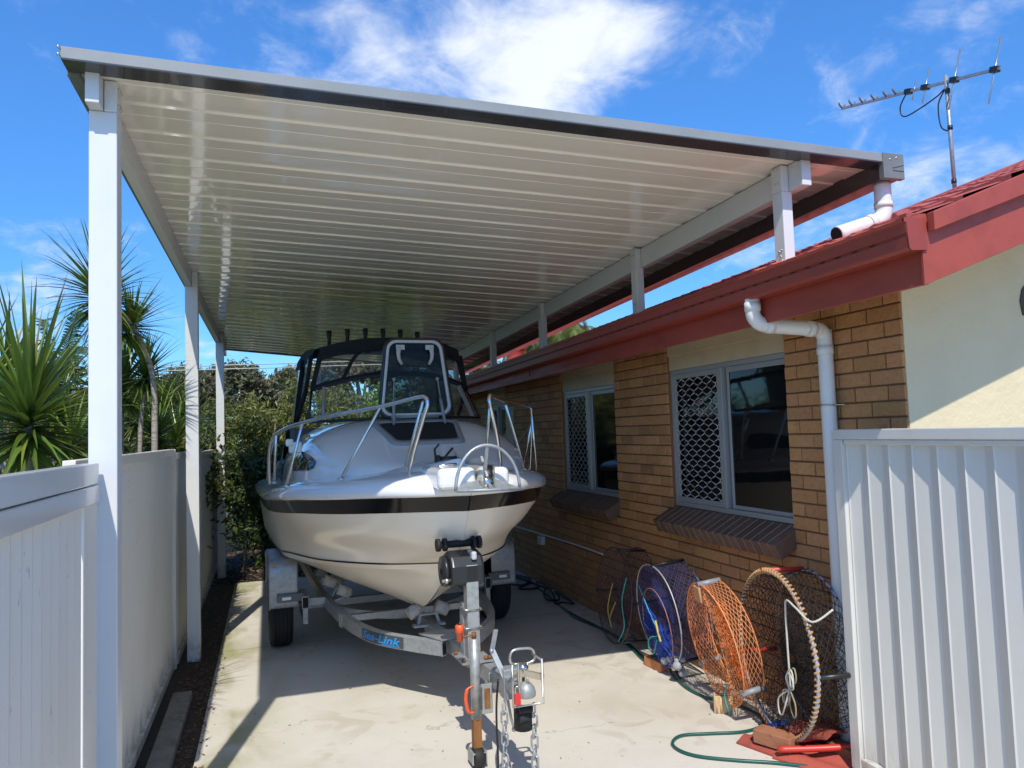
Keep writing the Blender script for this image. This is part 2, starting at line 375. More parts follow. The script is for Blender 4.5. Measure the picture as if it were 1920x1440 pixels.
    def sphere(s, c, r, n=12, sc=(1, 1, 1), tone=None):
        rows = []
        for i in range(n//2+1):
            a = pi*i/(n//2); rr = max(sin(a), 1e-4)
            rows.append([(c[0]+r*sc[0]*rr*cos(2*pi*k/n), c[1]+r*sc[1]*rr*sin(2*pi*k/n), c[2]-r*sc[2]*cos(a)) for k in range(n)])
        return s.grid(rows, True, tone)
    def build(s, name, mat, parent=None, bevel=0, smooth=None, local=False, seg=2):
        me = bpy.data.meshes.new(name)
        root = parent
        while root is not None and root.parent is not None: root = root.parent
        if root is not None: org = Vector((0, 0, 0)) if (local or root.name in LOCAL) else Vector(ORG[root.name])
        else:
            xs = [v[0] for v in s.v]; ys = [v[1] for v in s.v]; zs = [v[2] for v in s.v]
            org = Vector(((min(xs)+max(xs))/2, (min(ys)+max(ys))/2, min(zs)))
        me.from_pydata([(v[0]-org.x, v[1]-org.y, v[2]-org.z) for v in s.v], [], s.f)
        me.validate(clean_customdata=False)
        if len(me.polygons) == len(s.f):
            me.polygons.foreach_set('use_smooth', [bool(x) if smooth is None else smooth for x in s.sm])
            if any(t is not None for t in s.t):
                ca = me.color_attributes.new('tone', 'FLOAT_COLOR', 'CORNER'); buf = []
                for p in me.polygons:
                    t = s.t[p.index]
                    if t is None: t = 1.0
                    c = (t, t, t, 1.0) if not isinstance(t, tuple) else (*t, 1.0)
                    buf.extend(c*p.loop_total)
                ca.data.foreach_set('color', buf)
        mats = mat if isinstance(mat, list) else [mat]
        for m in mats: me.materials.append(m)
        me.update()
        o = bpy.data.objects.new(name, me); C.objects.link(o)
        if parent is not None: o.parent = parent
        else: o.location = org; ORG[o.name] = tuple(org)
        if bevel:
            b = o.modifiers.new('bevel', 'BEVEL'); b.width = bevel; b.segments = seg; b.limit_method = 'ANGLE'; b.angle_limit = radians(40)
            b.harden_normals = False
        return o
ORG = {}; LOCAL = set()
def fall(m, k):      # gutter and fascia fall gently towards the rear
    m.v = [(x, y, z-k*(y-2.5)) for x, y, z in m.v]; return m
def tag(o, label=None, cat=None, group=None, kind=None):
    if label: o['label'] = label
    if cat: o['category'] = cat
    if group: o['group'] = group
    if kind: o['kind'] = kind
    return o
def thing(name, label, cat, loc=(0, 0, 0), rz=0.0, group=None, local=False):
    o = bpy.data.objects.new(name, None); C.objects.link(o); o.location = loc; o.rotation_euler = (0, 0, rz)
    o.empty_display_size = .2; ORG[o.name] = tuple(loc)
    if local: LOCAL.add(o.name)
    return tag(o, label, cat, group)
def smooth_pts(pts, n=8, closed=False):
    """Catmull-Rom through the points"""
    P_ = [Vector(p) for p in pts]; m = len(P_); out = []
    for i in range(m if closed else m-1):
        if closed: a, b, c, d = P_[i-1], P_[i], P_[(i+1) % m], P_[(i+2) % m]
        else: a, b, c, d = P_[max(i-1, 0)], P_[i], P_[i+1], P_[min(i+2, m-1)]
        for k in range(n):
            t = k/n; out.append(.5*((2*b)+(c-a)*t+(2*a-5*b+4*c-d)*t*t+(3*b-a-3*c+d)*t**3))
    if not closed: out.append(P_[-1])
    return out
def lerp(a, b, t): return a+(b-a)*t
def interp(tab, x):
    """smooth monotone table lookup (rows sorted by x) of the remaining columns"""
    if x <= tab[0][0]: return tab[0][1:]
    for i in range(len(tab)-1):
        if x <= tab[i+1][0]:
            p0 = tab[max(i-1, 0)]; p1 = tab[i]; p2 = tab[i+1]; p3 = tab[min(i+2, len(tab)-1)]
            h = p2[0]-p1[0]; t = (x-p1[0])/h; out = []
            for c in range(1, len(p1)):
                d = (p2[c]-p1[c])/h
                m1 = (p2[c]-p0[c])/(p2[0]-p0[0]) if p2 is not p0 and i > 0 else d
                m2 = (p3[c]-p1[c])/(p3[0]-p1[0]) if i+2 < len(tab) else d
                t2 = t*t; t3 = t2*t
                out.append((2*t3-3*t2+1)*p1[c]+(t3-2*t2+t)*h*m1+(-2*t3+3*t2)*p2[c]+(t3-t2)*h*m2)
            return tuple(out)
    return tab[-1][1:]

# ------------------------------------------------------------------ ground
g = MB(); g.add([(-200, -200, -.06), (200, -200, -.06), (200, 400, -.06), (-200, 400, -.06)], [(0, 1, 2, 3)])
tag(g.build('ground', grassm), kind='structure')
g = MB(); g.box(-.44, 3.24, 2.6, 10.7, -.10, 0.0); g.box(-6, 9, -14, 2.598, -.10, 0.0)  # the wide front part is unseen, added to bounce sunlight under the roof
drv = g.build('driveway', concrete); tag(drv, kind='structure')
g = MB(); g.box(-1.2, -.44, 2.6, 10.7, -.12, -.022)
tag(g.build('garden_bed', soil), kind='structure')
g = MB(); g.box(-1.2, 4.5, 10.7, 17.5, -.12, -.025)
tag(g.build('mulched_ground', mulch), kind='structure')
def leaf_litter():
    m = MB(); rnd = random.Random(5)
    def leaf(x, y, z, s, tone):
        a = rnd.uniform(0, 2*pi); l = s*rnd.uniform(.6, 1.4); w = l*rnd.uniform(.15, .4)
        d = Vector((cos(a), sin(a), rnd.uniform(-.25, .25))); sd = Vector((-sin(a), cos(a), rnd.uniform(-.3, .3)))
        p = Vector((x, y, z)); m.add([p-d*l/2, p+sd*w/2, p+d*l/2, p-sd*w/2], [(0, 1, 2, 3)], tone)
    for i in range(2600):
        t = rnd.random(); y = 3.6+7.2*t; x = rnd.uniform(-.70, -.45) if rnd.random() < .9 else rnd.uniform(-.44, -.38)
        if x > -.44: z = .004
        else: z = -.018+rnd.uniform(0, .02)
        if y < 6.25 and x < -.55: continue
        c = rnd.uniform(.35, 1.1); leaf(x, y, z, .035, (c, c*.9, c*.8))
    for i in range(170):
        x = rnd.uniform(-.40, 3.1); y = rnd.uniform(3.7, 10.5); c = rnd.uniform(.3, .8)
        leaf(x, y, .004+rnd.uniform(0, .003), .02, (c, c*.85, c*.7))
    for i in range(3800):
        x = rnd.uniform(-.9, 1.2); y = rnd.uniform(10.72, 13.8); c = rnd.uniform(.6, 1.5)
        leaf(x, y, -.02+rnd.uniform(0, .03), .05, (c, c*.92, c*.8))
    return tag(m.build('leaf_litter', mulch), 'dry brown leaf litter along fence foot and slab end', 'leaf litter', kind='stuff')
leaf_litter()
k = MB(); k.box(-.70, -.565, 2.2, 6.22, -.12, .035)
tag(k.build('kerb_block', sleeper_m, bevel=.012), 'weathered grey concrete strip lying in the dirt beside the left fence', 'edging')

# ------------------------------------------------------------------ house
WX = 3.18                      # face of the brick wall
HY0, HY1 = 3.08, 14.0
SL = .355                      # roof pitch (rise per metre)
WINS = [(4.03, 5.53, 1.235, 2.35), (6.54, 7.93, 1.215, 2.315), (10.05, 10.90, 1.33, 2.28)]
house = thing('brick_house', 'tan brick house with red tiled gable roof and cream rendered end wall', 'house', (WX, HY0, 0))
rnd = random.Random(3)
def brick_wall():
    m = MB(); nrow = 30; ch = .0865
    for r in range(nrow):
        z0 = r*ch+.005; z1 = z0+ch-.010
        y = HY0+.002 - (0 if r % 2 == 0 else .12)
        while y < HY1:
            a = max(y, HY0); b = min(y+.23, HY1); y += .24
            segs = [(a, b)]
            for (w0, w1, s0, s1) in WINS:
                if z1 > s0-.10 and z0 < 2.64 and not (z1 <= s0-.10):
                    ns = []
                    for (p, q) in segs:
                        if q <= w0 or p >= w1: ns.append((p, q)); continue
                        if p < w0-.03: ns.append((p, w0))
                        if q > w1+.03: ns.append((w1, q))
                    segs = ns
            for p, q in segs:
                if q-p < .03: continue
                o = rnd.uniform(-.002, .003); t = rnd.uniform(.86, 1.10)*(1 if rnd.random() > .10 else rnd.uniform(.72, .9)); tn = (t, t*rnd.uniform(.96, 1.03), t*rnd.uniform(.90, 1.06))
                m.box(WX-o, WX+.11, p, q, z0, z1, tn)
    return m
wall = brick_wall().build('brick_wall', brick_mat, house, bevel=.004, seg=1)
m = MB()
ys = [HY0+.004]
for w in WINS: ys += [w[0]+.004, w[1]-.004]
ys.append(HY1)
for i in range(0, len(ys), 2): m.box(WX+.011, WX+.22, ys[i], ys[i+1], 0, 2.66)
for w in WINS: m.box(WX+.011, WX+.22, w[0]+.004, w[1]-.004, 0, w[2]-.09)
m.build('mortar_bed', mortar, wall)
# the ridge drops a little towards the rear
def zt_(X, Y=4.8): return 2.715+.365*(X-2.68)-(.0114+.0058*(X-2.68))*(Y-4.8)
# rendered gable wall facing the street
zb = lambda X: 2.473+SL*(X-2.745)
m = MB(); ax = WX+.012
RIDGE = 6.5
poly = [(ax, -.05), (2*RIDGE-ax, -.05), (2*RIDGE-ax, zb(ax)+.205), (RIDGE, zb(RIDGE)+.205), (ax, zb(ax)+.205)]
m.prism(poly, 'y', HY0-.004, HY0+.10)
m.build('rendered_wall', render_wall, house)
# flat dark panel on the gable wall, coloured as a shaded arched recess
m = MB(); pts = [(4.05, 2.45), (4.9, 2.45)]
for i in range(11):
    a = pi*i/10; pts.append((4.475+.44*cos(a), 2.53+.22*sin(a)))
m.prism(pts, 'y', HY0-.010, HY0+.02); m.build('arch_shade_panel', P('brown_arch', (.075, .055, .04), .7), house)
m = MB(); q = [(2.79, zb(2.79)+.188), (RIDGE, zb(RIDGE)+.188), (RIDGE, zb(RIDGE)+.200), (2.79, zb(2.79)+.200)]
m.prism(q, 'y', 2.536, HY0-.006); m.build('gable_soffit', render_wall, house)
# floor of the roof space, soffit, back and far walls
m = MB(); m.box(2.79, WX+.2, HY0, HY1, 2.590, 2.600); m.build('soffit', infill, house)
m = MB(); m.box(WX+.25, 9.8, HY0+.12, HY0+.14, 0, 2.5); m.box(WX+.25, 9.8, HY1-.02, HY1, 0, 2.5); m.box(9.78, 9.8, HY0, HY1, 0, 2.5)
m.build('rear_wall', mortar, house)
# windows
def window(y0, y1, z0, z1, cols, rows_):
    X = WX+.045
    f = MB()
    f.box(X-.012, X+.04, y0+.004, y1-.004, z1-.035, z1-.001); f.box(X-.012, X+.04, y0+.004, y1-.004, z0, z0+.035)
    f.box(X-.012, X+.04, y0+.004, y0+.035, z0+.035, z1-.035); f.box(X-.012, X+.04, y1-.035, y1-.004, z0+.035, z1-.035)
    ym = lerp(y0, y1, .52)
    f.box(X-.022, X+.03, ym-.03, ym+.01, z0+.035, z1-.035)
    # sash of the open side
    f.box(X+.012, X+.03, y0+.036, y0+.062, z0+.036, z1-.036); f.box(X+.012, X+.03, ym-.075, ym-.048, z0+.036, z1-.036)
    f.box(X+.012, X+.03, y0+.062, ym-.075, z1-.075, z1-.037); f.box(X+.012, X+.03, y0+.062, ym-.075, z0+.037, z0+.065)
    fr = f.build('window_frame', alu, house, bevel=.002, seg=1)
    m = MB(); m.box(X+.018, X+.024, y0+.05, ym-.05, z0+.05, z1-.05); m.box(X+.028, X+.034, ym-.02, y1-.03, z0+.04, z1-.04)
    m.build('pane', win_glass, fr)
    m = MB(); m.box(X+.036, X+.05, y0+.006, y1-.006, z0, z1); m.build('room_shade_sheet', dark_in, fr)  # black sheet painted as the unlit room
    # security screen : frame and expanded-metal diamonds
    s = MB(); a, b, c, d = ym+.012, y1-.037, z0+.037, z1-.037
    xs = X-.004
    s.box(xs-.008, xs+.010, a, b, d-.040, d); s.box(xs-.008, xs+.010, a, b, c, c+.040)
    s.box(xs-.008, xs+.010, a, a+.034, c+.040, d-.040); s.box(xs-.008, xs+.010, b-.034, b, c+.040, d-.040)
    sc = s.build('security_screen', alu, house, bevel=.002, seg=1)
    g = MB(); a += .030; b -= .030; c += .036; d -= .036
    pw = (b-a)/cols; ph = (d-c)/rows_
    for k in range(cols+1):
        pts = []
        for j in range(rows_*2+1):
            off = .47*pw*(1 if (j+k) % 2 == 0 else -1)
            yy = min(max(a+k*pw+off, a), b); zz = c+j*ph/2
            for t in (-.22, .22): pts.append((xs+.002*(k % 2), yy, min(max(zz+t*ph*.5, c), d)))
        g.tube(pts, .0039, 4, cap=False)
    g.build('diamond_mesh', grille, sc)
    # lintel panel above
    p = MB(); p.box(X-.020, X+.03, y0+.004, y1-.004, z1+.001, 2.578); p.build('lintel_panel', infill, house)
    p = MB(); p.box(X-.034, X-.021, y0+.004, y1-.004, lerp(z1, 2.58, .52), 2.578); p.build('lintel_board', infill, house, bevel=.003, seg=1)
    # sloping sill of dark bricks on edge
    sm_ = MB(); n = int((y1-y0+.10)/.088); yy = y0-.02
    tx = Vector((-.16, 0, -.085)).normalized(); tn = Vector((-tx.z, 0, tx.x)); tn = tn if tn.z > 0 else -tn
    top = Vector((X-.005, 0, z0-.005))
    while yy < y1+.0:
        w = .078; t = rnd.uniform(.75, 1.2)
        c0 = top+tx*.115-tn*.055; c0.y = yy+w/2
        sm_.obox(c0, tx, (0, 1, 0), tn, .115, w/2, .055, t); yy += .088
    s1 = sm_.build('window_sill', brown_brick, house, bevel=.003, seg=1)
    j = MB(); c0 = top+tx*.109-tn*.055; c0.y = (y0+y1)/2-.01
    c0 += tx*.004; j.obox(c0, tx, (0, 1, 0), tn, .1135, (y1-y0)/2+.005, .0540); j.build('sill_joint', joint, s1)
for (y0, y1, z0, z1), cr in zip(WINS, ((10, 12), (10, 12), (6, 9))): window(y0, y1, z0, z1, *cr)
# fascia, gutter, barge
m = MB(); m.box(2.770, 2.790, 2.535, HY1, 2.482, 2.72); fas = fall(m, .006).build('fascia', red_paint, house, bevel=.002, seg=1)
m = MB(); m.box(2.766, 2.7695, 7.80, 7.806, 2.49, 2.61); m.build('fascia_joint', dark_in, fas)
gpp = [(2.690, 2.612), (2.600, 2.606), (2.588, 2.618), (2.583, 2.668), (2.590, 2.672), (2.590, 2.680), (2.580, 2.686), (2.574, 2.728), (2.566, 2.732),
      (2.566, 2.748), (2.578, 2.750), (2.580, 2.738), (2.600, 2.62), (2.686, 2.622), (2.690, 2.622)]
gsh = lambda L_: [(x+.079, z+.020) for x, z in L_]
m = MB(); m.prism(gsh(gpp), 'y', 2.512, HY1); m.prism(gsh([(2.690, 2.612), (2.600, 2.606), (2.588, 2.618), (2.583, 2.668), (2.578, 2.728), (2.566, 2.732), (2.566, 2.750), (2.690, 2.750)]), 'y', 2.508, 2.518)
gut = fall(m, .0114).build('gutter', red_gutter, house)
m = MB(); y = 2.70
while y < 9.9: m.box(2.6665, 2.6715, y, y+.035, 2.694, 2.6985); y += .11
fall(m, .0114).build('slot_shade_row', dark_in, gut)  # dark dashes painted as the shade in the overflow slots
m = MB()
for sg in (0, 1):
    X0, X1 = (2.752, RIDGE) if sg == 0 else (2*RIDGE-2.752, RIDGE)
    z0, z1 = zb(2.752), zb(RIDGE)
    m.prism([(X0, z0), (X1, z1), (X1, z1+.24), (X0, z0+.24)] if sg == 0 else [(X1, z1), (X0, z0), (X0, z0+.24), (X1, z1+.24)], 'y', 2.519, 2.534)
m.build('barge_board', red_paint, house, bevel=.002, seg=1)
m = MB()
for sg in (0, 1):
    X0, X1 = (2.782, RIDGE) if sg == 0 else (2*RIDGE-2.782, RIDGE)
    z0, z1 = zb(2.782), zb(RIDGE)
    q = [(X0, z0+.225), (X1, z1+.225), (X1, zt_(RIDGE, 2.5)+.016), (X0, zt_(2.782, 2.5)+.016)]
    m.prism(q if sg == 0 else [q[1], q[0], q[3], q[2]], 'y', 2.474, 2.518)
m.box(2.668, 2.781, 2.512, 2.56, 2.752, 2.795); m.build('verge_strip', red_paint, house, bevel=.004, seg=1)
# tiled roof : every course is a wavy strip that overlaps the one below
def roof_side(sgn):
    m = MB(); rr = random.Random(4)
    n = int((HY1+.35-2.51)/.0375); cw = .325*cos(math.atan(SL))
    x = 2.69; row = 0
    while x < RIDGE-.02:
        x1 = min(x+cw*1.10, RIDGE)
        lift = .026
        for kk in range(0, n, 8):        # one tile every eight steps
            jit = rr.uniform(-.004, .004); tone = rr.uniform(.82, 1.14); A = []; B = []; D = []
            for k in range(kk, min(kk+8, n)+1):
                Y = 2.51+k*.0375; ph = (k % 8)/8.0
                wv = .020*(0.5-0.5*cos(4*pi*ph))+(.010 if ph in (0, .5) else 0)
                z = zt_(x, Y)+lift+wv+jit; zz = zt_(x1, Y)+wv*.9+.004
                X_, X1_ = (x, x1) if sgn == 0 else (2*RIDGE-x, 2*RIDGE-x1)
                D.append((X_, Y, zt_(x, Y)-.012)); A.append((X_, Y, z)); B.append((X1_, Y, zz))
            m.grid([D, A, B], False, tone, False, flip=(sgn == 0))
        x += cw; row += 1
    return m
m = roof_side(0); m2 = roof_side(1); o = len(m.v); m.v += m2.v; m.f += [tuple(i+o for i in f) for f in m2.f]; m.t += m2.t; m.sm += m2.sm
roof = m.build('tiled_roof', tile_red, house)
m = MB(); y = 2.47
while y < HY1+.35:
    t = rnd.uniform(.85, 1.1); zr = zt_(RIDGE, y)
    m.grid([[(RIDGE+.14*cos(a), y+d, zr-.02+.055*sin(a)+.012*(1-d/.4)) for d in (0, .40)] for a in [pi*i/8 for i in range(9)]], False, t, True); y += .38
m.build('ridge_cap', tile_red, roof)
m = MB()
for sg in (0, 1):
    a, b = (2.79, RIDGE) if sg == 0 else (2*RIDGE-2.79, RIDGE)
    m.add([(a, 2.54, zt_(2.79, 2.54)-.03), (b, 2.54, zt_(RIDGE, 2.54)-.03), (b, HY1+.3, zt_(RIDGE, HY1)-.04), (a, HY1+.3, zt_(2.79, HY1)-.04)], [(0, 1, 2, 3)])
m.build('roof_lining', infill, roof)
m = MB(); n = 12
tp = [(lerp(2.76, RIDGE, q/n), zt_(lerp(2.76, RIDGE, q/n), 2.5)+.006) for q in range(n+1)]
m.prism([(2.76, zb(2.76)+.20), (RIDGE, zb(RIDGE)+.20)]+tp[::-1], 'y', 2.5355, 2.60); m.build('verge_bedding', red_paint, roof)
# downpipe from the gutter to the wall and down
def pipe(pts, r, n=14, name='downpipe', parent=None, mat=pvc, collars=()):
    m = MB(); m.tube(pts, r, n)
    for (c, ax, l) in collars:
        c = Vector(c); ax = Vector(ax).normalized(); m.cyl(c-ax*l/2, c+ax*l/2, r*1.10, n)
    return m.build(name, mat, parent)
dp = smooth_pts([(2.712, 3.69, 2.632), (2.712, 3.69, 2.56), (2.718, 3.69, 2.515), (2.752, 3.685, 2.478), (2.80, 3.68, 2.465), (2.92, 3.64, 2.450), (3.05, 3.59, 2.434), (3.098, 3.588, 2.424), (3.122, 3.587, 2.385), (3.124, 3.587, 2.33), (3.124, 3.585, 1.2), (3.124, 3.585, .02)], 5)
dpo = pipe(dp, .043, 16, 'downpipe', house, pvc, [((2.712, 3.69, 2.575), (0, 0, 1), .05), ((2.815, 3.676, 2.463), (1, -.3, -.1), .05), ((3.03, 3.591, 2.435), (1, 0, -.04), .05), ((3.124, 3.587, 2.31), (0, 0, 1), .05)])
m = MB(); m.tube([(3.124+.046*cos(a), 3.587+.046*sin(a), 1.985) for a in [2*pi*i/16 for i in range(16)]], .006, 6, closed=True)
m.beam((3.13, 3.545, 1.985), (3.175, 3.515, 1.985), .02, .003); m.build('pipe_strap', zinc, dpo)
# conduit and outlet box low on the wall
m = MB(); m.tube(smooth_pts([(3.165, 12.0, .57), (3.165, 9.8, .60), (3.165, 7.6, .635), (3.165, 6.9, .63)], 4), .010, 8)
cd_ = m.build('conduit', pvc, house)
m = MB(); m.box(3.12, 3.179, 8.60, 8.72, .50, .60); m.build('outlet_box', pvc, house, bevel=.006)
# ceramic block patch beside the third window
m = MB(); m.box(3.165, 3.179, 9.66, 9.98, 1.32, 2.22); m.build('pale_panel', infill, house)

# spinning roof vent
rv = thing('roof_ventilator', 'round red spinning roof vent standing on the tiled roof', 'roof vent', (4.6, 13.75, zt_(4.6, 13.75)))
m = MB(); m.lathe([(.19, -.08), (.17, .02), (.165, .22), (.18, .23)], (4.6, 13.75, zt_(4.6, 13.75)), n=20); m.build('neck', red_paint, rv)
m = MB(); r0 = [(.16, .22), (.20, .26), (.215, .32), (.20, .38), (.14, .43), (.05, .45), (.001, .452)]
m.lathe([(a*.9, h) for a, h in r0], (4.6, 13.75, zt_(4.6, 13.75)), n=20)
for k in range(22):
    a = 2*pi*k/22; pts = []
    for q, (r_, h) in enumerate(r0[:6]):
        aa = a+.25*(q/5); pts.append((4.6+r_*1.04*cos(aa), 13.75+r_*1.04*sin(aa), zt_(4.6, 13.75)+h))
    m.tube(pts, .014, 4)
m.build('vane_head', red_paint, rv)

# television antenna
def antenna():
    bx_, by_ = 6.42, 5.46; z0, z1 = zt_(6.42, 5.46)-.05, 5.26
    t = thing('tv_antenna', 'grey television antenna with crossbars on a pole above the roof ridge', 'antenna', (bx_, by_, z0))
    m = MB(); m.tube([(bx_, by_, z0), (bx_, by_+.012, z1)], .019, 10); mast = m.build('mast', gal, t)
    for z in (z0+.18, z0+.72, z1-.16): m = MB(); m.cyl((bx_, by_+.004, z-.02), (bx_, by_+.004, z+.02), .024, 10); m.build('tape_band', black_pl, mast)
    a = Vector((6.42, 6.86, 5.52)); b = Vector((6.42, 4.90, 5.06))
    d = (b-a).normalized()
    m = MB(); m.beam(a, b, .026, .026); boom = m.build('boom', gal, t)
    up = Vector((0, -d.z, d.y)); up = up if up.z > 0 else -up
    def along(px):   # position along the boom by its fraction
        return a+(b-a)*px
    fr = [(.97, .36, .36), (.755, .35, .33), (.585, .23, .18), (.515, .115, .11)]
    el = Vector((0.16, .30, .93)).normalized(); el = Vector((.35, 0.02, 1)).normalized()
    for f, lu, ld in fr: m = MB(); m.tube([along(f)+el*lu, along(f)-el*ld], .007, 6); m.build('long_element', zinc, boom)
    for f in (.005, .085, .165, .25, .335, .40): m = MB(); m.tube([along(f)+Vector((.04, 0, .05)), along(f), along(f)+Vector((-.05, -.01, .03)), along(f)+Vector((-.07, -.02, .055))], .011, 5); m.build('short_element', slate, boom)
    for f in (.97, .755, .585, .48): m = MB(); m.obox(along(f), (1, 0, 0), d, up, .03, .035, .026); m.build('clamp', black_pl, boom)
    m = MB(); p0 = along(.47)
    m.tube(smooth_pts([p0, p0+Vector((.0, .10, -.12)), p0+Vector((0, .06, -.24)), p0+Vector((0, -.14, -.24)), Vector((bx_, by_+.12, z1-.16)), Vector((bx_-.02, by_+.02, z1-.14)), Vector((bx_-.02, by_+.10, z1-.26)), Vector((bx_-.02, by_+.09, z1-.48)), Vector((bx_-.02, by_+.02, z1-.56))], 6), .007, 6)
    m.build('lead', cable_blk, t)
antenna()

# ------------------------------------------------------------------ carport
RY0, RY1, RX0, RX1 = 3.25, 13.35, -.762, 3.435
# the roof falls gently to the right and towards the rear right corner
def ZT(X, Y=3.25): return 3.473-.0212*(X-RX0)-.0072*(Y-3.25)*(X-RX0)
car = thing('carport', 'white steel carport with flat cream ribbed roof over the boat', 'carport', (1.1, 7.0, 0))
def ZC(X, Y=3.25): return ZT(X, Y)-.040
# underside of the roof sheets : two flat pans and a recessed rib per sheet strip
prof = []
k0 = 3.54*1.03; per = .3145*1.03; yy = k0-2*per
while yy < RY1:
    prof += [(yy, .009), (yy+.007, 0.0), (yy+.113, 0.0012), (yy+.116, .0035), (yy+.121, .0035), (yy+.124, 0.0012), (yy+.232, 0.0), (yy+.241, .009)]
    yy += per
prof = [(max(min(p[0], RY1), RY0+.115), p[1]) for p in prof]
m = MB(); rows = []
for X in (RX0+.03, -.2, .5, 1.2, 1.9, 2.6, RX1-.1):
    rows.append([(X, p[0], ZC(X, p[0])+p[1]) for p in prof])
m.grid(rows, False, None, False)
rs_ = m.build('roof_sheet', deck_cream, car)
m = MB(); m.grid([[(X, y, ZT(X, y)-.010) for y in (RY0+.03, 6.0, 8.5, 11.0, RY1)] for X in (RX0+.02, -.2, .5, 1.2, 1.9, 2.6, RX1-.05)], False, None, False, flip=True); m.build('top_skin', deck_top, rs_)
def slopebox(m, x0, x1, y0, y1, top, h):
    m.add([(x, y, ZT(x, y)+top-h) for x, y in ((x0, y0), (x1, y0), (x1, y1), (x0, y1))]+[(x, y, ZT(x, y)+top) for x, y in ((x0, y0), (x1, y0), (x1, y1), (x0, y1))],
          [(3,2,1,0),(4,5,6,7),(0,1,5,4),(1,2,6,5),(2,3,7,6),(3,0,4,7)]); return m
bf = slopebox(MB(), RX0, RX1-.13, RY0, RY0+.115, .0, .050).build('barge_flashing', barge_grey, car, bevel=.003, seg=1)
slopebox(MB(), RX0+.004, RX1-.134, RY0+.003, RY0+.113, -.0502, .004).build('barge_shade_strip', gutter_dark, bf)  # dark strip painted as the shade under the barge
slopebox(MB(), RX0, RX1, RY1, RY1+.06, .0, .055).build('rear_flashing', slate, car)
slopebox(MB(), RX0-.002, RX0+.045, RY0+.118, RY1-.002, -.002, .060).build('side_flashing', slate, car)
# rear gutter along the house side
gx0, gx1 = 3.315, 3.442
pr = [(gx0, 0.0), (gx1-.008, 0.0), (gx1, .02), (gx1, .11), (gx1-.014, .122), (gx1-.014, .016), (gx0+.010, .010), (gx0+.006, .105), (gx0-.002, .105)]
m = MB(); n = len(pr); zg = lambda y: ZT(3.4, y)-.137
A = [(x, RY0+.03, zg(RY0)+z) for x, z in pr]; B = [(x, RY1-.05, zg(RY1)+z) for x, z in pr]
m.add(A+B, [tuple(range(n))[::-1], tuple(range(n, 2*n))]+[(i, (i+1) % n, n+(i+1) % n, n+i) for i in range(n)])
gt = m.build('roof_gutter', gutter_dark, car)
z0 = zg(RY0)
m = MB(); m.box(gx0-.014, gx1+.006, RY0-.006, RY0+.029, z0-.004, ZT(3.42)+.004); m.beam((gx0+.05, RY0-.008, z0+.06), (gx1+.002, RY0-.008, z0+.082), .004, .010); m.beam((gx0+.05, RY0-.008, z0+.045), (gx1+.002, RY0-.008, z0+.045), .004, .008)
m.build('gutter_end', slate, gt, bevel=.004)
for x, z in ((gx0+.035, z0+.105), (gx0+.08, z0+.117), (RX0-.004, 3.465), (RX0-.004, 3.435)):
    m = MB(); m.sphere((x, RY0-.004, z), .0075, 8); m.build('screw', zinc, car)
# beams and posts
def beam_part(x0, x1, h):
    m = MB(); xm = (x0+x1)/2; ya, yb = 3.34, 13.2
    m.add([(x, y, ZC(xm, y)-.003-d) for d in (h, 0) for x, y in ((x0, ya), (x1, ya), (x1, yb), (x0, yb))], [(3,2,1,0),(4,5,6,7),(0,1,5,4),(1,2,6,5),(2,3,7,6),(3,0,4,7)]); return m
PB = (-.693, -.640); PR = (2.824, 2.886)
beam_part(*PB, .135).build('beam', white_steel, car, bevel=.004)
beam_part(*PR, .150).build('beam', white_steel, car, bevel=.004)
for (yp, zb0) in ((3.42, -.03), (7.20, -.03), (11.32, -.03)):
    zt1 = ZC(-.66, yp)-.1385
    m = MB(); m.box(-.695, -.588, yp, yp+.105, zb0, zt1); m.box(-.638, -.588, yp, yp+.105, zt1, ZC(-.6, yp)-.003)
    po = m.build('post', white_steel, car, bevel=.005)
    for z in (3.33, 3.40):
        for dy in (.03, .07): m = MB(); m.sphere((-.586, yp+dy, z), .008, 8); m.build('bolt', zinc, po)
for yp in (3.45, 5.22, 7.39, 9.25, 11.3):
    zt1 = ZC(2.85, yp)-.1535
    m = MB(); m.box(2.772, 2.840, yp, yp+.088, 2.66-.011*(yp-2.5), zt1); m.box(2.772, 2.822, yp, yp+.088, zt1, ZC(2.78, yp)-.006)
    po = m.build('post', white_steel, car, bevel=.005)
    if yp < 6:
        for dx, z in ((.02, 3.33), (.045, 3.33), (.02, 3.25), (.045, 3.25), (.02, 2.865), (.04, 2.86), (.03, 2.83), (.02, 2.805), (.045, 2.80)):
            m = MB(); m.sphere((2.771, yp+dx+.008, z), .0065, 8); m.build('bolt', zinc, po)
fp = smooth_pts([(3.383, 3.345, z0+.0), (3.383, 3.345, 3.14), (3.381, 3.345, 3.08), (3.36, 3.347, 3.042), (3.32, 3.35, 3.022), (3.235, 3.353, 2.995), (3.05, 3.357, 2.935)], 5)
fdp = pipe(fp, .046, 18, 'downpipe', car, pvc, [((3.383, 3.345, 3.12), (0, 0, 1), .03), ((3.285, 3.351, 3.011), (1, 0, .35), .04)])
m = MB(); m.cyl((3.0495, 3.357, 2.9348), (3.047, 3.357, 2.934), .041, 16); m.build('mouth_shade_disc', dark_in, fdp)  # black disc painted as the shade inside the pipe

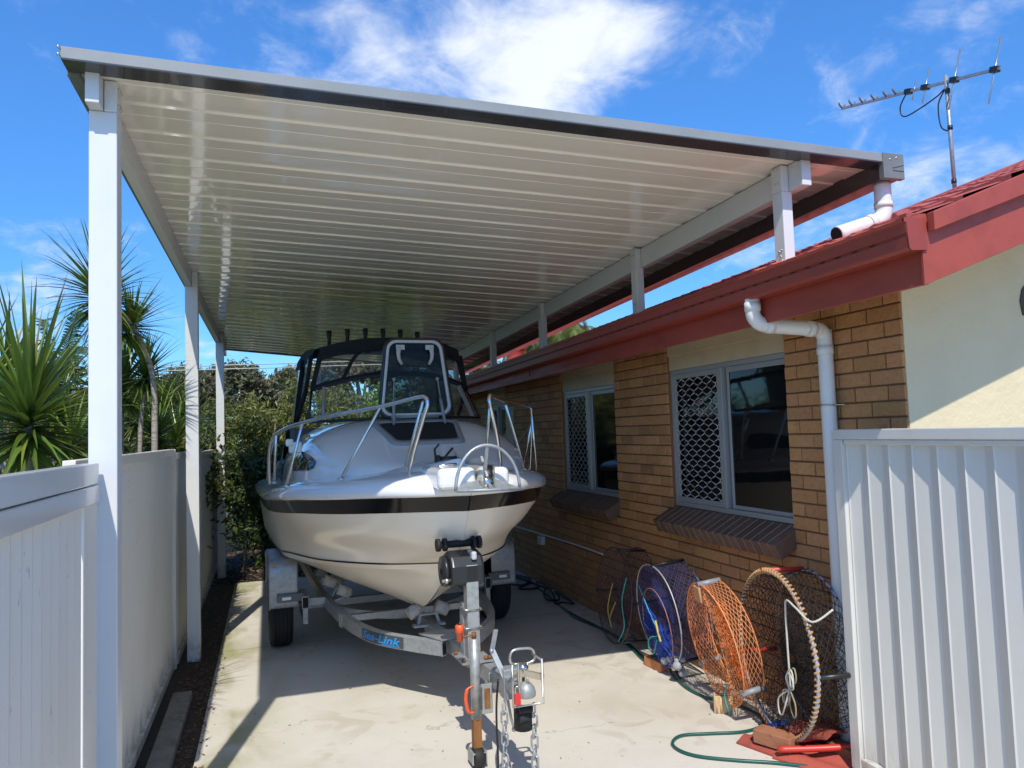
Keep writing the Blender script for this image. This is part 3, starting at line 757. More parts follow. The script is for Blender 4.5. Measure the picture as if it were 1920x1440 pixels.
# ------------------------------------------------------------------ fences
def corrugated(m, fixed, a0, a1, z0, z1, axis, prof):
    """vertical ribbed sheet; prof = [(along, depth)] one period"""
    per = prof[-1][0]; pts = []; a = a0
    while a < a1:
        for t, d in prof[:-1]:
            if a+t <= a1: pts.append((a+t, d))
        a += per
    lo = [((fixed+d, t, z0) if axis == 'y' else (t, fixed+d, z0)) for t, d in pts]
    hi = [((fixed+d, t, z1) if axis == 'y' else (t, fixed+d, z1)) for t, d in pts]
    m.grid([lo, hi], False, None, False, flip=(axis == 'y'))
# open gate leaf on the house side, edge on to the street
GX = 2.97
rg = thing('fence_gate', 'white ribbed steel gate leaf standing open beside the house wall on the right', 'gate', (GX, 2.3, 0))
m = MB(); y0 = 3.313; pts = []
while y0 > .6:
    pts += [(y0, -.002), (y0-.007, .003), (y0-.082, .0195), (y0-.088, .0195)]; y0 -= .145
m.grid([[(GX+.016+d, y, .06) for y, d in pts], [(GX+.016+d, y, 1.80) for y, d in pts]], False, None, False)
m.build('ribbed_sheet', fence_white, rg)
m = MB(); m.box(GX-.012, GX+.05, .6, 3.385, 1.790, 1.844); m.build('top_rail', fence_white, rg, bevel=.004)
m = MB(); m.box(GX-.002, GX+.05, .6, 3.310, 1.764, 1.788); m.build('rail_lip', fence_white, rg, bevel=.002, seg=1)
m = MB(); m.box(GX-.010, GX+.05, 3.318, 3.385, .03, 1.789); m.build('stile', fence_white, rg, bevel=.004)
m = MB(); m.box(GX-.006, GX+.05, .6, 3.316, .03, .10); m.build('bottom_rail', fence_white, rg, bevel=.004)
# left neighbour fence, seen along its length
LP = [(0, 0), (.040, .014), (.045, .014), (.094, .002), (.099, -.001), (.100, 0)]
def left_fence(y0, y1, ztop, x=-.80, endpost=True, label=''):
    t = thing('ribbed_fence', label, 'fence', (x, (y0+y1)/2, 0), group=None)
    m = MB(); corrugated(m, x-.012, y0, y1, .06, ztop-.05, 'y', LP); m.build('ribbed_sheet', fence_steel, t)
    m = MB(); m.box(x-.03, x+.022, y0, y1, ztop-.055, ztop); m.build('top_rail', fence_steel, t, bevel=.005)
    m = MB(); m.box(x-.03, x+.022, y0, y1, .0, .07); m.build('bottom_rail', fence_steel, t, bevel=.005)
    m = MB(); m.box(x-.035, x+.028, y1-.055, y1-.003, -.02, ztop-.002); m.build('post', fence_steel, t, bevel=.004)
left_fence(3.56, 7.08, 1.835, -.79, label='long beige ribbed fence panel between the first and second carport posts')
left_fence(7.10, 9.5, 1.80, -.775, label='beige ribbed fence panel just behind the second carport post')
left_fence(9.52, 12.2, 1.77, -.76, label='short far beige fence panel ending beside the dark shrub')
# close gate leaf at the left edge
gt_ = thing('fence_gate', 'pale steel gate leaf with a deep double top rail at the left edge', 'gate', (-.66, 2.2, 0))
m = MB(); corrugated(m, -.675, .4, 3.155, .06, 1.70, 'y', LP); m.build('ribbed_sheet', fence_steel, gt_)
m = MB(); m.box(-.70, -.648, .4, 3.385, 1.742, 1.826); m.build('top_rail', gate_rail, gt_, bevel=.005)
m = MB(); m.box(-.70, -.645, .4, 3.385, 1.668, 1.738); m.build('lower_rail', gate_rail, gt_, bevel=.004)
m = MB(); m.box(-.695, -.655, 3.166, 3.385, .04, 1.668); m.build('stile', fence_steel, gt_, bevel=.003)

# ------------------------------------------------------------------ boat (own axes: x to the right in the picture, bow towards -y)
TH = radians(2.06)
AX = Vector((1.12, 7.41, 0))
BK = .95                      # the boat's own unit
BLOC = (BK*(AX.x+.002*cos(TH)), BK*(AX.y+.002*sin(TH)), CAM_H*(1-BK)-.01)
boat = thing('cabin_boat', 'white and cream cabin boat with black gunwale stripe on a trailer under the carport', 'boat', BLOC, TH, local=True)
boat.scale = (BK, BK, BK)
LN = dict(
 keel=[(-1.95,.0006,.80),(-1.7,.004,.66),(-1.39,.004,.525),(-1.0,.004,.46),(0,.004,.425),(2.6,.004,.44)],
 bot1=[(-1.98,.0006,.86),(-1.7,.20,.80),(-1.39,.36,.735),(-.8,.47,.66),(0,.52,.61),(2.6,.55,.58)],
 chine=[(-2.01,.0006,.92),(-1.93,.20,.925),(-1.8,.36,.92),(-1.5,.57,.905),(-1.1,.75,.885),(-.5,.91,.85),(0,1.0,.82),(2.6,1.06,.74)],
 stripe=[(-2.06,.0006,.975),(-1.96,.22,.972),(-1.82,.40,.965),(-1.5,.625,.95),(-1.1,.80,.93),(-.5,.95,.905),(0,1.035,.875),(2.6,1.085,.80)],
 top1=[(-2.33,.0006,1.065),(-2.22,.17,1.07),(-2.05,.34,1.075),(-1.75,.56,1.075),(-1.4,.745,1.065),(-1,.885,1.045),(0,1.06,1.0),(2.6,1.105,.93)],
 top2=[(-2.57,.0006,1.20),(-2.45,.20,1.21),(-2.3,.36,1.215),(-2.0,.60,1.215),(-1.5,.845,1.205),(-1,.98,1.185),(0,1.09,1.14),(2.6,1.125,1.06)],
 band=[(-2.70,.0006,1.40),(-2.60,.23,1.40),(-2.41,.44,1.39),(-2.0,.735,1.366),(-1.5,.955,1.341),(-1,1.055,1.306),(0,1.125,1.245),(2.6,1.14,1.155)],
 lip=[(-2.76,.0006,1.51),(-2.68,.27,1.51),(-2.43,.51,1.50),(-2.0,.79,1.475),(-1.5,1.0,1.45),(-1,1.09,1.415),(0,1.145,1.35),(2.6,1.16,1.28)])
NT = 56
def line(name, off=0):
    tab = LN[name]; out = []
    for i in range(NT+1):
        t = (i/NT)**1.9; y = tab[0][0]+(tab[-1][0]-tab[0][0])*t
        lx, z = interp(tab, y); out.append(Vector((lx, y, z)))
    return out
def mir(l): return [Vector((-p.x, p.y, p.z)) for p in l]
def across(lines, n):
    """smooth rows between the given long lines"""
    out = []
    for i in range(len(lines)-1):
        for k in range(n):
            t = k/n; row = []
            for j in range(NT+1):
                a, b, c, d = (lines[max(i-1, 0)][j], lines[i][j], lines[i+1][j], lines[min(i+2, len(lines)-1)][j])
                row.append(.5*((2*b)+(c-a)*t+(2*a-5*b+4*c-d)*t*t+(3*b-a-3*c+d)*t**3))
            out.append(row)
    out.append(lines[-1]); return out
lk, lb, lc, lst, l1, l2, lbd, ll = [line(n) for n in ('keel', 'bot1', 'chine', 'stripe', 'top1', 'top2', 'band', 'lip')]
m = MB()
for sgn in (1, -1):
    for grp in ((lk, lb, lc), (lc, lst), (lst, l1, l2, lbd)):
        rows = across(list(grp), 5 if len(grp) > 2 else 1)
        if sgn < 0: rows = [mir(r) for r in rows]
        m.grid(rows, flip=(sgn < 0))
    # transom
    col = [l[-1] for l in (lk, lb, lc, lst, l1, l2, lbd, ll)]
    if sgn < 0: col = mir(col)
    m.grid([col, [Vector((0, p.y, p.z)) for p in col]], smooth=False, flip=(sgn < 0))
hull = m.build('hull', gel_cream, boat)
m = MB()
for sgn in (1, -1):
    rows = across([lbd, ll], 2); rows = [[Vector((p.x+.004, p.y-.002, p.z)) for p in r] for r in rows]
    if sgn < 0: rows = [mir(r) for r in rows]
    m.grid(rows, flip=(sgn < 0))
m.build('black_band', gel_black, boat)
m = MB(); pts = [Vector((p.x+.003, p.y-.001, p.z)) for p in lst[2:]]; m.tube(mir(pts)[::-1]+[Vector((0, -2.068, .976))]+pts, .007, 6); m.build('boot_stripe', gel_black, hull)
# gunwale moulding and deck
def normals(l):
    out = []
    for i in range(len(l)):
        a = l[max(i-1, 0)]; b = l[min(i+1, len(l)-1)]
        if i == 0: a = Vector((-l[1].x, l[1].y, l[1].z)) if l[1].x < .2 else l[0]
        t = (b-a); t.z = 0; t.normalize(); out.append(Vector((t.y, -t.x, 0)))
    return out
nl = normals(ll)
def offl(o, dz):
    r = []
    for p, n in zip(ll, nl):
        q = p+n*o; q.z += dz; q.x = max(q.x, .0 if o < 0 else .001); r.append(q)
    return r
gw = [offl(0, .002), offl(.024, -.005), offl(.036, .010), offl(.038, .036), offl(.026, .066), offl(-.01, .098), offl(-.09, .126), offl(-.20, .150)]
dk = [offl(-.20, .125), offl(-.20, .126)]
m = MB()
for sgn in (1, -1):
    rows = [r if sgn > 0 else mir(r) for r in gw]; m.grid(rows, flip=(sgn < 0))
m.build('gunwale', gel_white, boat)
m = MB()
for sgn in (1, -1):
    e = gw[-1]; rows = []
    for k in range(7):
        u = k/6; rows.append([Vector((p.x*(1-u), p.y, p.z-.002+.075*(1-(1-u)**2))) for p in e])
    if sgn < 0: rows = [mir(r) for r in rows]
    m.grid(rows, flip=(sgn < 0))
m.build('foredeck', gel_white, boat)
# cabin trunk
CAB = [(-2.34,.10,1.63),(-2.18,.40,1.69),(-1.98,.60,1.745),(-1.74,.76,1.82),(-1.47,.875,1.92),(-1.2,.93,2.005),(-.95,.96,2.04),(-.5,.975,2.06),(0,.98,2.07),(.5,.98,2.07)]
def cabz(lx, y):
    w, zt = interp(CAB, y); z0 = interp(LN['lip'], y)[1]+.09
    u = min(abs(lx)/w, 1.0); return z0+(zt-z0)*max(1-u**2.9, 0)**(1/2.9)
def cabp(th, y):
    w, zt = interp(CAB, y); z0 = interp(LN['lip'], y)[1]+.09; n = 2/2.9
    c, s_ = cos(th), sin(th)
    return Vector((w*(1 if c > 0 else -1)*abs(c)**n, y, z0+(zt-z0)*max(s_, 0)**n))
m = MB(); rows = []
for i in range(46):
    y = -2.34+2.8*i/45
    rows.append([cabp(pi*k/44, y) for k in range(45)])
m.grid(rows, flip=True)
cabin = m.build('cabin_top', gel_white, boat)
# patches that lie on the cabin : side windows, hatch frame
def patch(poly, off, name, mat, parent, inner=None):
    """polygon or ring of (lx, y) points dropped on the cabin top"""
    pass
def nrm_th(th, y):
    a = cabp(th-.01, y); b = cabp(th+.01, y); c = cabp(th, y-.01); d = cabp(th, y+.01)
    n = (b-a).cross(d-c); n.normalize()
    return n if n.z > -.2 and (n.dot(Vector((cos(th), 0, sin(th)))) > 0) else -n
for sgn in (1, -1):
    m = MB(); rows = []
    for i in range(9):
        u = i/8; y = lerp(-1.50, -.80, u); row = []
        lo = lerp(.17, .12, u); hi = lerp(.40, .44, u)
        rr = min(u, 1-u)*2; sh = .5*(1-min(1, rr*3)**.5)*.5
        for k in range(7):
            v = lerp(sh, 1-sh, k/6); th = lerp(lo, hi, v); th = th if sgn > 0 else pi-th
            row.append(cabp(th, y)+nrm_th(th, y)*.006)
        rows.append(row)
    m.grid(rows, flip=(sgn > 0)); m.build('side_window', P('tinted_window', (.01, .012, .012), .04, spec=.8), cabin)
# hatch rim, and a dark patch painted as the shade inside it
def ring_pts(w0, w1, y0, y1, r, n=6):
    c = [(-w0+r, y0+r, pi, 1.5*pi), (w0-r, y0+r, 1.5*pi, 2*pi), (w1-r, y1-r, 0, .5*pi), (-w1+r, y1-r, .5*pi, pi)]
    out = []
    for cx, cy, a0, a1 in c:
        for k in range(n+1):
            a = lerp(a0, a1, k/n); out.append((cx+r*cos(a), cy+r*sin(a)))
    return out
ro = ring_pts(.30, .36, -1.74, -1.19, .09); ri = ring_pts(.255, .315, -1.685, -1.225, .07)
m = MB()
A = [Vector((x, y, cabz(x, y)-.004)) for x, y in ro]; B = [Vector((x, y, cabz(x, y)+.022)) for x, y in [(a*.985, b) for a, b in ro]]
B2 = [Vector((x, y, cabz(x, y)+.024)) for x, y in ri]; D = [Vector((x, y, cabz(x, y)+.007)) for x, y in ri]
m.grid([A, B, B2, D], True, flip=True); hf = m.build('hatch_rim', grey_pl, cabin)
m = MB(); rows = []
for q in (1.0, .8, .6, .4, .2, .02):
    rows.append([Vector((x*q, -1.45+(y+1.45)*q, cabz(x*q, -1.45+(y+1.45)*q)+.0075)) for x, y in ri])
m.grid(rows, True, flip=True); m.build('hatch_shade_patch', dark_in, hf)
# opened hatch lid
HX, HY, HZ = .02, -1.20, 2.035
def lidp(x, h, d=0): return Vector((HX+x, HY+.04*h+d, HZ+h))
def lid_ring(w0, w1, h0, h1, r): return ring_pts(w0, w1, h0, h1, r)
m = MB(); o1 = lid_ring(.318, .262, 0, .685, .10); o2 = lid_ring(.296, .240, .022, .663, .085); o3 = lid_ring(.272, .218, .046, .640, .07)
rows = [[lidp(x, h, d) for x, h in rr] for rr, d in ((o1, .02), (o1, -.012), (o2, -.018), (o2, .02))]; m.grid(rows, True)
lid = m.build('hatch_lid', black_pl, boat)
m = MB(); rows = [[lidp(x, h, d) for x, h in rr] for rr, d in ((o2, .01), (o2, -.022), (o3, -.022), (o3, .01))]; m.grid(rows, True); m.build('lid_frame', P('lid_alloy', (.62, .62, .62), .4), lid)
m = MB(); m.add([lidp(x, h, -.004) for x, h in o3], [tuple(range(len(o3)))]); m.build('acrylic_pane', smoke_gl, lid)
for sgn in (1, -1):
    m = MB(); pts = [lidp(sgn*.135, .60, -.03), lidp(sgn*.145, .55, -.035), lidp(sgn*.14, .50, -.035), lidp(sgn*.115, .455, -.03)]
    m.tube(pts, [.022, .018, .015, .012], 8); m.obox(lidp(sgn*.125, .60, -.028), (1, 0, 0), (0, 1, 0), (0, 0, 1), .035, .012, .02); m.build('latch', P('light_grey_plastic', (.55, .55, .54), .4), lid)
    m = MB(); m.tube([Vector((HX+sgn*.215, -1.32, 1.985)), lidp(sgn*.20, .16, -.05)], .013, 8); m.tube([lidp(sgn*.20, .16, -.05), lidp(sgn*.185, .33, -.03)], .006, 6); m.sphere(lidp(sgn*.185, .33, -.022), .018, 8)
    m.build('gas_strut', grey_pl, lid)
m = MB(); m.tube([(-.20, -1.24, 2.05), (.20, -1.24, 2.05)], .014, 8); m.build('hinge', grey_pl, lid)
# windscreen
def ws_base(s): return Vector((.81*s+.02, -.88+.48*abs(s)**2.3, 2.050-.006*s*s))
def ws_top(s): return Vector((.755*s+.02, -.56+.44*abs(s)**2.3, 2.455-.11*s*s))
def ws(s, v): return ws_base(s).lerp(ws_top(s), v)+Vector((0, -.012*sin(pi*v), 0))
SS = [-1+2*i/40 for i in range(41)]
m = MB(); m.grid([[ws(s, v) for s in SS] for v in (0, .25, .5, .75, 1)]); wsc = m.build('windscreen', clear_gl, boat)
m = MB(); m.tube([ws_base(s)+Vector((0, -.004, .0)) for s in SS], .014, 8); m.tube([ws_top(s) for s in SS], .013, 8)
for s in (-1, 1): m.tube([ws(s, v) for v in (0, .5, 1)], .012, 8)
m.build('screen_frame', black_pl, wsc)
for s in (-.86, .86): m = MB(); m.beam(ws(s, 0.02), ws(s, .98), .03, .02); m.build('screen_pillar', P('pillar_alloy', (.45, .46, .46), .35, metal=.5), wsc)
# canopy with front clears
def cn_front(s): return Vector((.665*s+.02, -.33+.20*s*s, 2.815-.09*abs(s)**2.8))
def clear(s, v): return ws_top(s).lerp(cn_front(s), v)
m = MB(); rows = []
for j in range(10):
    u = j/9; rows.append([Vector((cn_front(s).x*(1+.07*u), lerp(cn_front(s).y-.03, 1.35, u), cn_front(s).z+.05*sin(pi*u)+.012+.02*u)) for s in SS])
m.grid(rows)
rows = [[cn_front(s)+Vector((.012*s, -.034, .012)) for s in SS], [cn_front(s)+Vector((.016*s, -.040, -.025)) for s in SS], [clear(s, .70)+Vector((.010*s, -.026, 0)) for s in SS]]
m.grid(rows, flip=True)
for sgn in (1, -1):      # side skirts of the canopy
    m.grid([[Vector((sgn*(.70+.05*k/8), lerp(-.14, 1.35, k/8), 2.735+.05*sin(pi*k/8)+.02*k/8)) for k in range(9)], [Vector((sgn*(.735+.04*k/8), lerp(-.12, 1.35, k/8), 2.655-.03*sin(pi*k/8))) for k in range(9)]])
can = m.build('canopy', canvas, boat)
m = MB(); m.grid([[clear(s, v) for s in SS] for v in (.03, .35, .65, .85)])
fc = m.build('front_clear', clear_vinyl, boat)
m = MB()
def strip(path, w):
    P_ = [clear(s, v)+Vector((.004*s, -.012, 0)) for s, v in path]; rows = [[], []]
    for i, p in enumerate(P_):
        t = (P_[min(i+1, len(P_)-1)]-P_[max(i-1, 0)]).normalized(); sd = t.cross(Vector((0, -1, .2))).normalized()
        rows[0].append(p+sd*w/2); rows[1].append(p-sd*w/2)
    m.grid(rows)
strip([(s, .05) for s in SS], .045)
for sg in (1, -1):
    pth = smooth_pts([(sg*.66, .05, 0), (sg*.60, .35, 0), (sg*.52, .62, 0), (sg*.40, .76, 0), (sg*.2, .80, 0), (0, .80, 0)], 6)
    strip([(p.x, p.y) for p in pth], .034)
    strip([(sg*.985, v) for v in (.02, .3, .6, .9)], .05)
m.build('canvas_binding', canvas, fc)
for sgn in (1, -1):
    m = MB(); rows = []
    for k in range(7):
        u = k/6; a = Vector((sgn*lerp(.79, .84, u), lerp(-.10, 1.30, u), lerp(2.34, 2.08, min(1, u*1.5)))); b = Vector((sgn*.735, lerp(-.12, 1.33, u), 2.68))
        rows.append([a.lerp(b, v) for v in (0, .33, .66, 1)])
    m.grid(rows); sd = m.build('side_curtain', clear_vinyl, boat)
    m = MB(); m.tube([Vector((sgn*.785, -.10, 2.34)), Vector((sgn*.73, -.12, 2.68))], .022, 6); m.tube([Vector((sgn*.83, .35, 2.10)), Vector((sgn*.785, -.10, 2.34))], .022, 6)
    m.tube([Vector((sgn*.83, .6, 2.06)), Vector((sgn*.75, .55, 2.70))], .028, 6); m.build('canvas_edge', canvas, sd)
# cockpit coamings
for sgn in (1, -1):
    m = MB(); rows = []
    for k in range(9):
        y = lerp(.40, 2.55, k/8); zt = lerp(2.05, 1.62, min(1, k/5)); zl = interp(LN['lip'], y)[1]+.10
        rows.append([Vector((sgn*1.0, y, zl)), Vector((sgn*.965, y, lerp(zl, zt, .6))), Vector((sgn*.92, y, zt)), Vector((sgn*.86, y, zt-.01)), Vector((sgn*.86, y, zt-.4))])
    m.grid(rows, flip=(sgn < 0)); m.build('coaming', gel_white, boat)
m = MB(); m.box(-.9, .9, .42, .48, 1.45, 2.0); m.build('dash', P('dark_dash', (.10, .10, .11), .5), boat)
# rod holders in a row on the rear of the canopy
for k in range(6):
    x = -.475+.19*k; zc = 2.905-.05*(x/.6)**2
    m = MB(); m.tube([(x, .66, zc-.12), (x, .65, zc+.06), (x, .65, zc+.10), (x, .65, zc+.15)], [.019, .020, .027, .028], 10); m.build('rod_holder', P('brown_black_plastic', (.035, .03, .026), .5), boat)
# bow rail, mirrored
RA = [(.31,-2.43,1.60),(.32,-2.44,1.66),(.285,-2.50,1.85),(.235,-2.55,2.03),(.215,-2.565,2.10),(.225,-2.54,2.145),(.27,-2.47,2.15),(.46,-2.2,2.105),(.75,-1.85,2.06),(.98,-1.4,2.005),(1.09,-1.1,1.95),(1.135,-.97,1.88),(1.15,-.90,1.75),(1.15,-.86,1.60),(1.145,-.84,1.535)]
RB = RA[:7]+[(.46,-2.2,2.125),(.75,-1.85,2.11),(.97,-1.42,2.09),(1.075,-1.17,2.06),(1.115,-1.06,1.99),(1.125,-1.0,1.82),(1.125,-.97,1.66),(1.12,-.95,1.54)]
rail_parts = []
for sgn in (1, -1):
    m = MB(); q = lambda p: Vector((sgn*p[0], p[1], p[2]))
    m.tube(smooth_pts([q(p) for p in (RA if sgn < 0 else RB)], 6), .0145, 10)
    br = m.build('bow_rail', chrome, boat)
    for a, b in (((.30,-2.16,1.62), (.235,-2.52,2.12)), ((.70,-1.92,1.60), (.46,-2.2,2.10)), ((1.04,-1.32,1.535), (.93,-1.52,2.015 if sgn < 0 else 2.095)), ((1.11,-.80,1.54), (1.10,-1.07,1.935))):
        m = MB(); a, b = q(a), q(b); m.tube([a, a.lerp(b, .04)+Vector((0, 0, .01)), b], .0115, 8); m.cyl(a-Vector((0, 0, .01)), a+Vector((0, 0, .012)), .026, 10); m.build('stanchion', chrome, br)
    m = MB(); m.tube(smooth_pts([q((1.10,-1.07,1.94)), q((1.13,-.7,1.80)), q((1.14,-.35,1.62)), q((1.14,-.2,1.54))], 6), .012, 8); m.build('lower_rail', chrome, br)
# bow platform with the anchor roller and windlass
m = MB(); m.box(-.24, .005, -2.90, -2.30, 1.55, 1.69); m.build('bow_platform', gel_white, boat, bevel=.04, seg=4)
m = MB(); m.box(.085, .24, -2.86, -2.30, 1.55, 1.68); m.build('bow_platform', gel_white, boat, bevel=.04, seg=4)
m = MB(); m.box(.006, .014, -3.02, -2.40, 1.57, 1.70); m.box(.074, .082, -3.02, -2.40, 1.57, 1.70); m.cyl((.006, -2.97, 1.60), (.082, -2.97, 1.60), .035, 12); m.box(.006, .082, -2.9, -2.40, 1.565, 1.575)
m.build('anchor_roller', chrome, boat)
m = MB(); m.box(-.13, .0, -2.40, -2.32, 1.66, 1.69); m.cyl((-.09, -2.36, 1.72), (.03, -2.36, 1.72), .028, 14); m.cyl((-.12, -2.36, 1.72), (-.09, -2.36, 1.72), .038, 14); m.tube([(-.05, -2.34, 1.74), (.02, -2.30, 1.80)], .008, 6); m.tube([(-.13, -2.42, 1.68), (-.14, -2.42, 1.80), (-.10, -2.38, 1.83)], .008, 6)
m.build('windlass', black_pl, boat)
m = MB(); m.tube([(-.16, -2.62, 1.665), (-.16, -2.62, 1.69), (-.10, -2.60, 1.70), (-.04, -2.60, 1.70)], .010, 6); m.build('cleat', chrome, boat)
m = MB(); m.obox((-.955, -1.05, 1.83), (1, 0, 0), (0, 1, 0), (0, 0, 1), .05, .05, .045); m.obox((-1.0, -1.08, 1.87), (1, 0, 0), (0, 1, 0), (0, 0, 1), .03, .03, .03); m.build('nav_light', gel_white, boat, bevel=.012)
m = MB(); m.cyl((-.86, -1.02, 1.90), (-.87, -1.03, 1.915), .035, 12); m.build('vent_fitting', chrome, boat)
m = MB(); m.tube([(.012, -2.10, .93), (.0, -2.16, .93), (-.012, -2.10, .93)], .009, 6); m.obox((0, -2.02, .915), (1, 0, 0), (0, 1, -.6), (0, 0, 1), .008, .02, .03); m.build('tow_eye', chrome, boat)

# anchor with a hoop
anc = thing('anchor', 'galvanised anchor with round hoop and triangular plate on the bow roller', 'anchor', BLOC, TH, local=True)
anc.scale = (BK, BK, BK)
m = MB(); ac = Vector((.04, -3.0, 1.57)); m.tube([ac+Vector((.205*cos(a)*-1, -.01+.01*sin(a), .27*sin(a)-.015)) for a in [pi*i/24 for i in range(25)]], .0105, 8)
m.build('hoop', gal, anc)
m = MB(); T = [(-.17,-3.05,1.560), (.25,-3.05,1.550), (.045,-2.72,1.655)]
m.add(T+[(x, y, z-.010) for x, y, z in T], [(0, 1, 2), (5, 4, 3), (0, 3, 4, 1), (1, 4, 5, 2), (2, 5, 3, 0)])
m.tube([T[0], T[1]], .008, 6); m.beam((.045, -2.75, 1.65), (.045, -3.04, 1.567), .02, .03)
m.build('fluke', gal, anc)
m = MB(); m.beam((.043, -3.0, 1.83), (.047, -2.92, 1.61), .020, .014, up=(0, 1, 0)); m.beam((.05, -2.98, 1.585), (.045, -2.86, 1.74), .016, .05, up=(0, 1, 0)); m.beam((.045, -2.86, 1.72), (.045, -2.45, 1.70), .014, .05); m.build('shank', gal, anc)
# anchor chain links up to the windlass
def chain(m, a, b, ln=.05, w=.022, r=.004, sag=0.0):
    a, b = Vector(a), Vector(b); n = max(1, int((b-a).length/(ln*.74))); d = (b-a).normalized(); u0 = d.orthogonal().normalized(); u1 = d.cross(u0)
    for i in range(n):
        c = a.lerp(b, (i+.5)/n); c.z -= sag*sin(pi*(i+.5)/n); u = u0 if i % 2 == 0 else u1
        pts = []
        for k in range(14):
            t = 2*pi*k/14; x = cos(t); y = sin(t)
            pts.append(c+d*((ln-w)/2*(1 if x > 0 else -1)*(1 if abs(x) > .12 else 0)+x*w/2)+u*y*w/2)
        m.tube(pts, r, 6, closed=True)
    return m
m = MB(); chain(m, (.045, -2.45, 1.70), (.02, -2.32, 1.78), .03, .016, .004); chain(m, (-.12, -2.32, 1.70), (-.17, -2.42, 1.66), .03, .016, .004); m.build('chain', zinc, anc)

# ------------------------------------------------------------------ trailer
tr = thing('boat_trailer', 'galvanised boat trailer with winch post and jockey stand carrying the boat', 'trailer', tuple(AX), TH, local=True)
def sweep(m, path, w, h, up=Vector((0, 0, 1)), cap=True):
    P_ = [Vector(p) for p in path]; rows = []
    for i, p in enumerate(P_):
        t = (P_[min(i+1, len(P_)-1)]-P_[max(i-1, 0)]).normalized(); sd = t.cross(up).normalized(); u2 = sd.cross(t)
        rows.append([p+sd*w/2-u2*h/2, p+sd*w/2+u2*h/2, p-sd*w/2+u2*h/2, p-sd*w/2-u2*h/2])
    m.grid(rows, True, None, False, flip=True)
    if cap: m.add(rows[0], [(0, 1, 2, 3)]); m.add(rows[-1], [(3, 2, 1, 0)])
    return m
for sgn in (-1, 1):
    base = [(.075,-2.29,.425),(.25,-2.05,.42),(.43,-1.78,.42),(.53,-1.48,.42),(.595,-1.1,.425),(.645,-.5,.425),(.67,.2,.425),(.69,2.4,.425)]
    pts = smooth_pts([(sgn*x, y, z) for x, y, z in base], 6)
    m = MB(); sweep(m, pts, .05, .10); rail = m.build('side_rail', gal, tr, bevel=.005)
    d0 = (pts[0]-pts[1]).normalized()
    m = MB(); m.obox(pts[0]+d0*.0015, d0.cross(Vector((0, 0, 1))), d0, (0, 0, 1), .019, .001, .043); m.build('end_shade_plate', dark_in, rail)  # black plate painted as the shade in the hollow rail
    if sgn < 0: LRAIL = pts; LR = rail
m = MB(); sweep(m, [(0, -1.55, .385), (0, -2.3, .43), (0, -2.95, .475), (0, -3.46, .495)], .075, .095); db = m.build('drawbar', gal, tr, bevel=.004)
m = MB(); m.prism([(-.10, -2.30), (.10, -2.30), (.20, -2.06), (-.20, -2.06)], 'z', .480, .488); m.build('gusset', gal, tr)
# sticker with blue lettering on the left rail
def sticker():
    # rail points around the sticker
    a = min(LRAIL, key=lambda p: abs(p.y+1.60)); b = min(LRAIL, key=lambda p: abs(p.y+2.0))
    d = (b-a).normalized(); n = Vector((d.y, -d.x, 0)).normalized()
    if n.x > 0: n = -n
    u2 = Vector((0, 0, 1)); c = (a+b)/2+n*.026
    i0 = LRAIL.index(a); i1 = LRAIL.index(b); lo, hi = min(i0, i1), max(i0, i1); pts = LRAIL[lo:hi+1][::-1]
    def on(u):
        t = u*(len(pts)-1); i = min(int(t), len(pts)-2); return pts[i].lerp(pts[i+1], t-i)
    def nn(u):
        e = (on(min(u+.1, 1))-on(max(u-.1, 0))).normalized(); q = Vector((e.y, -e.x, 0)).normalized(); return q if q.x < 0 else -q
    m = MB(); rows = [[on(k/12)+nn(k/12)*.0275+u2*z for k in range(13)] for z in (-.040, .040)]; m.grid(rows)
    st = m.build('sticker', decal_dark, LR)
    cu = bpy.data.curves.new('text', 'FONT'); cu.body = 'Sea-Link'; cu.size = 1; cu.shear = .3; cu.offset = .02
    ob = bpy.data.objects.new('text', cu); C.objects.link(ob)
    me = ob.evaluated_get(bpy.context.evaluated_depsgraph_get()).to_mesh(); vs = [v.co.copy() for v in me.vertices]; fs = [tuple(p.vertices) for p in me.polygons]
    bpy.data.objects.remove(ob); bpy.data.curves.remove(cu)
    x0 = min(v.x for v in vs); x1 = max(v.x for v in vs); y0 = min(v.y for v in vs); y1 = max(v.y for v in vs)
    m = MB(); out = []
    for v in vs:
        u = .05+.90*(v.x-x0)/(x1-x0); out.append(on(u)+nn(u)*.030+u2*(-.026+.058*(v.y-y0)/(y1-y0)))
    m.add(out, fs); m.build('lettering', decal_blue, st)
    m = MB(); rows = [[on(u)+nn(u)*.0295+u2*z for u in (.58, .7, .8, .93)] for z in (-.036, -.030)]; m.grid(rows); m.build('underline', decal_blue, st)
    q = min(LRAIL, key=lambda p: abs(p.y+1.12)); m = MB(); m.obox(q+Vector((-.029, -.005, -.01)), (.2, -1, 0), (-1, -.2, 0), (0, 0, 1), .04, .002, .055); m.build('plate', P('worn_plate', (.45, .43, .40), .6, var=(30, (.12, .10, .09), .5, .62)), LR)
sticker()
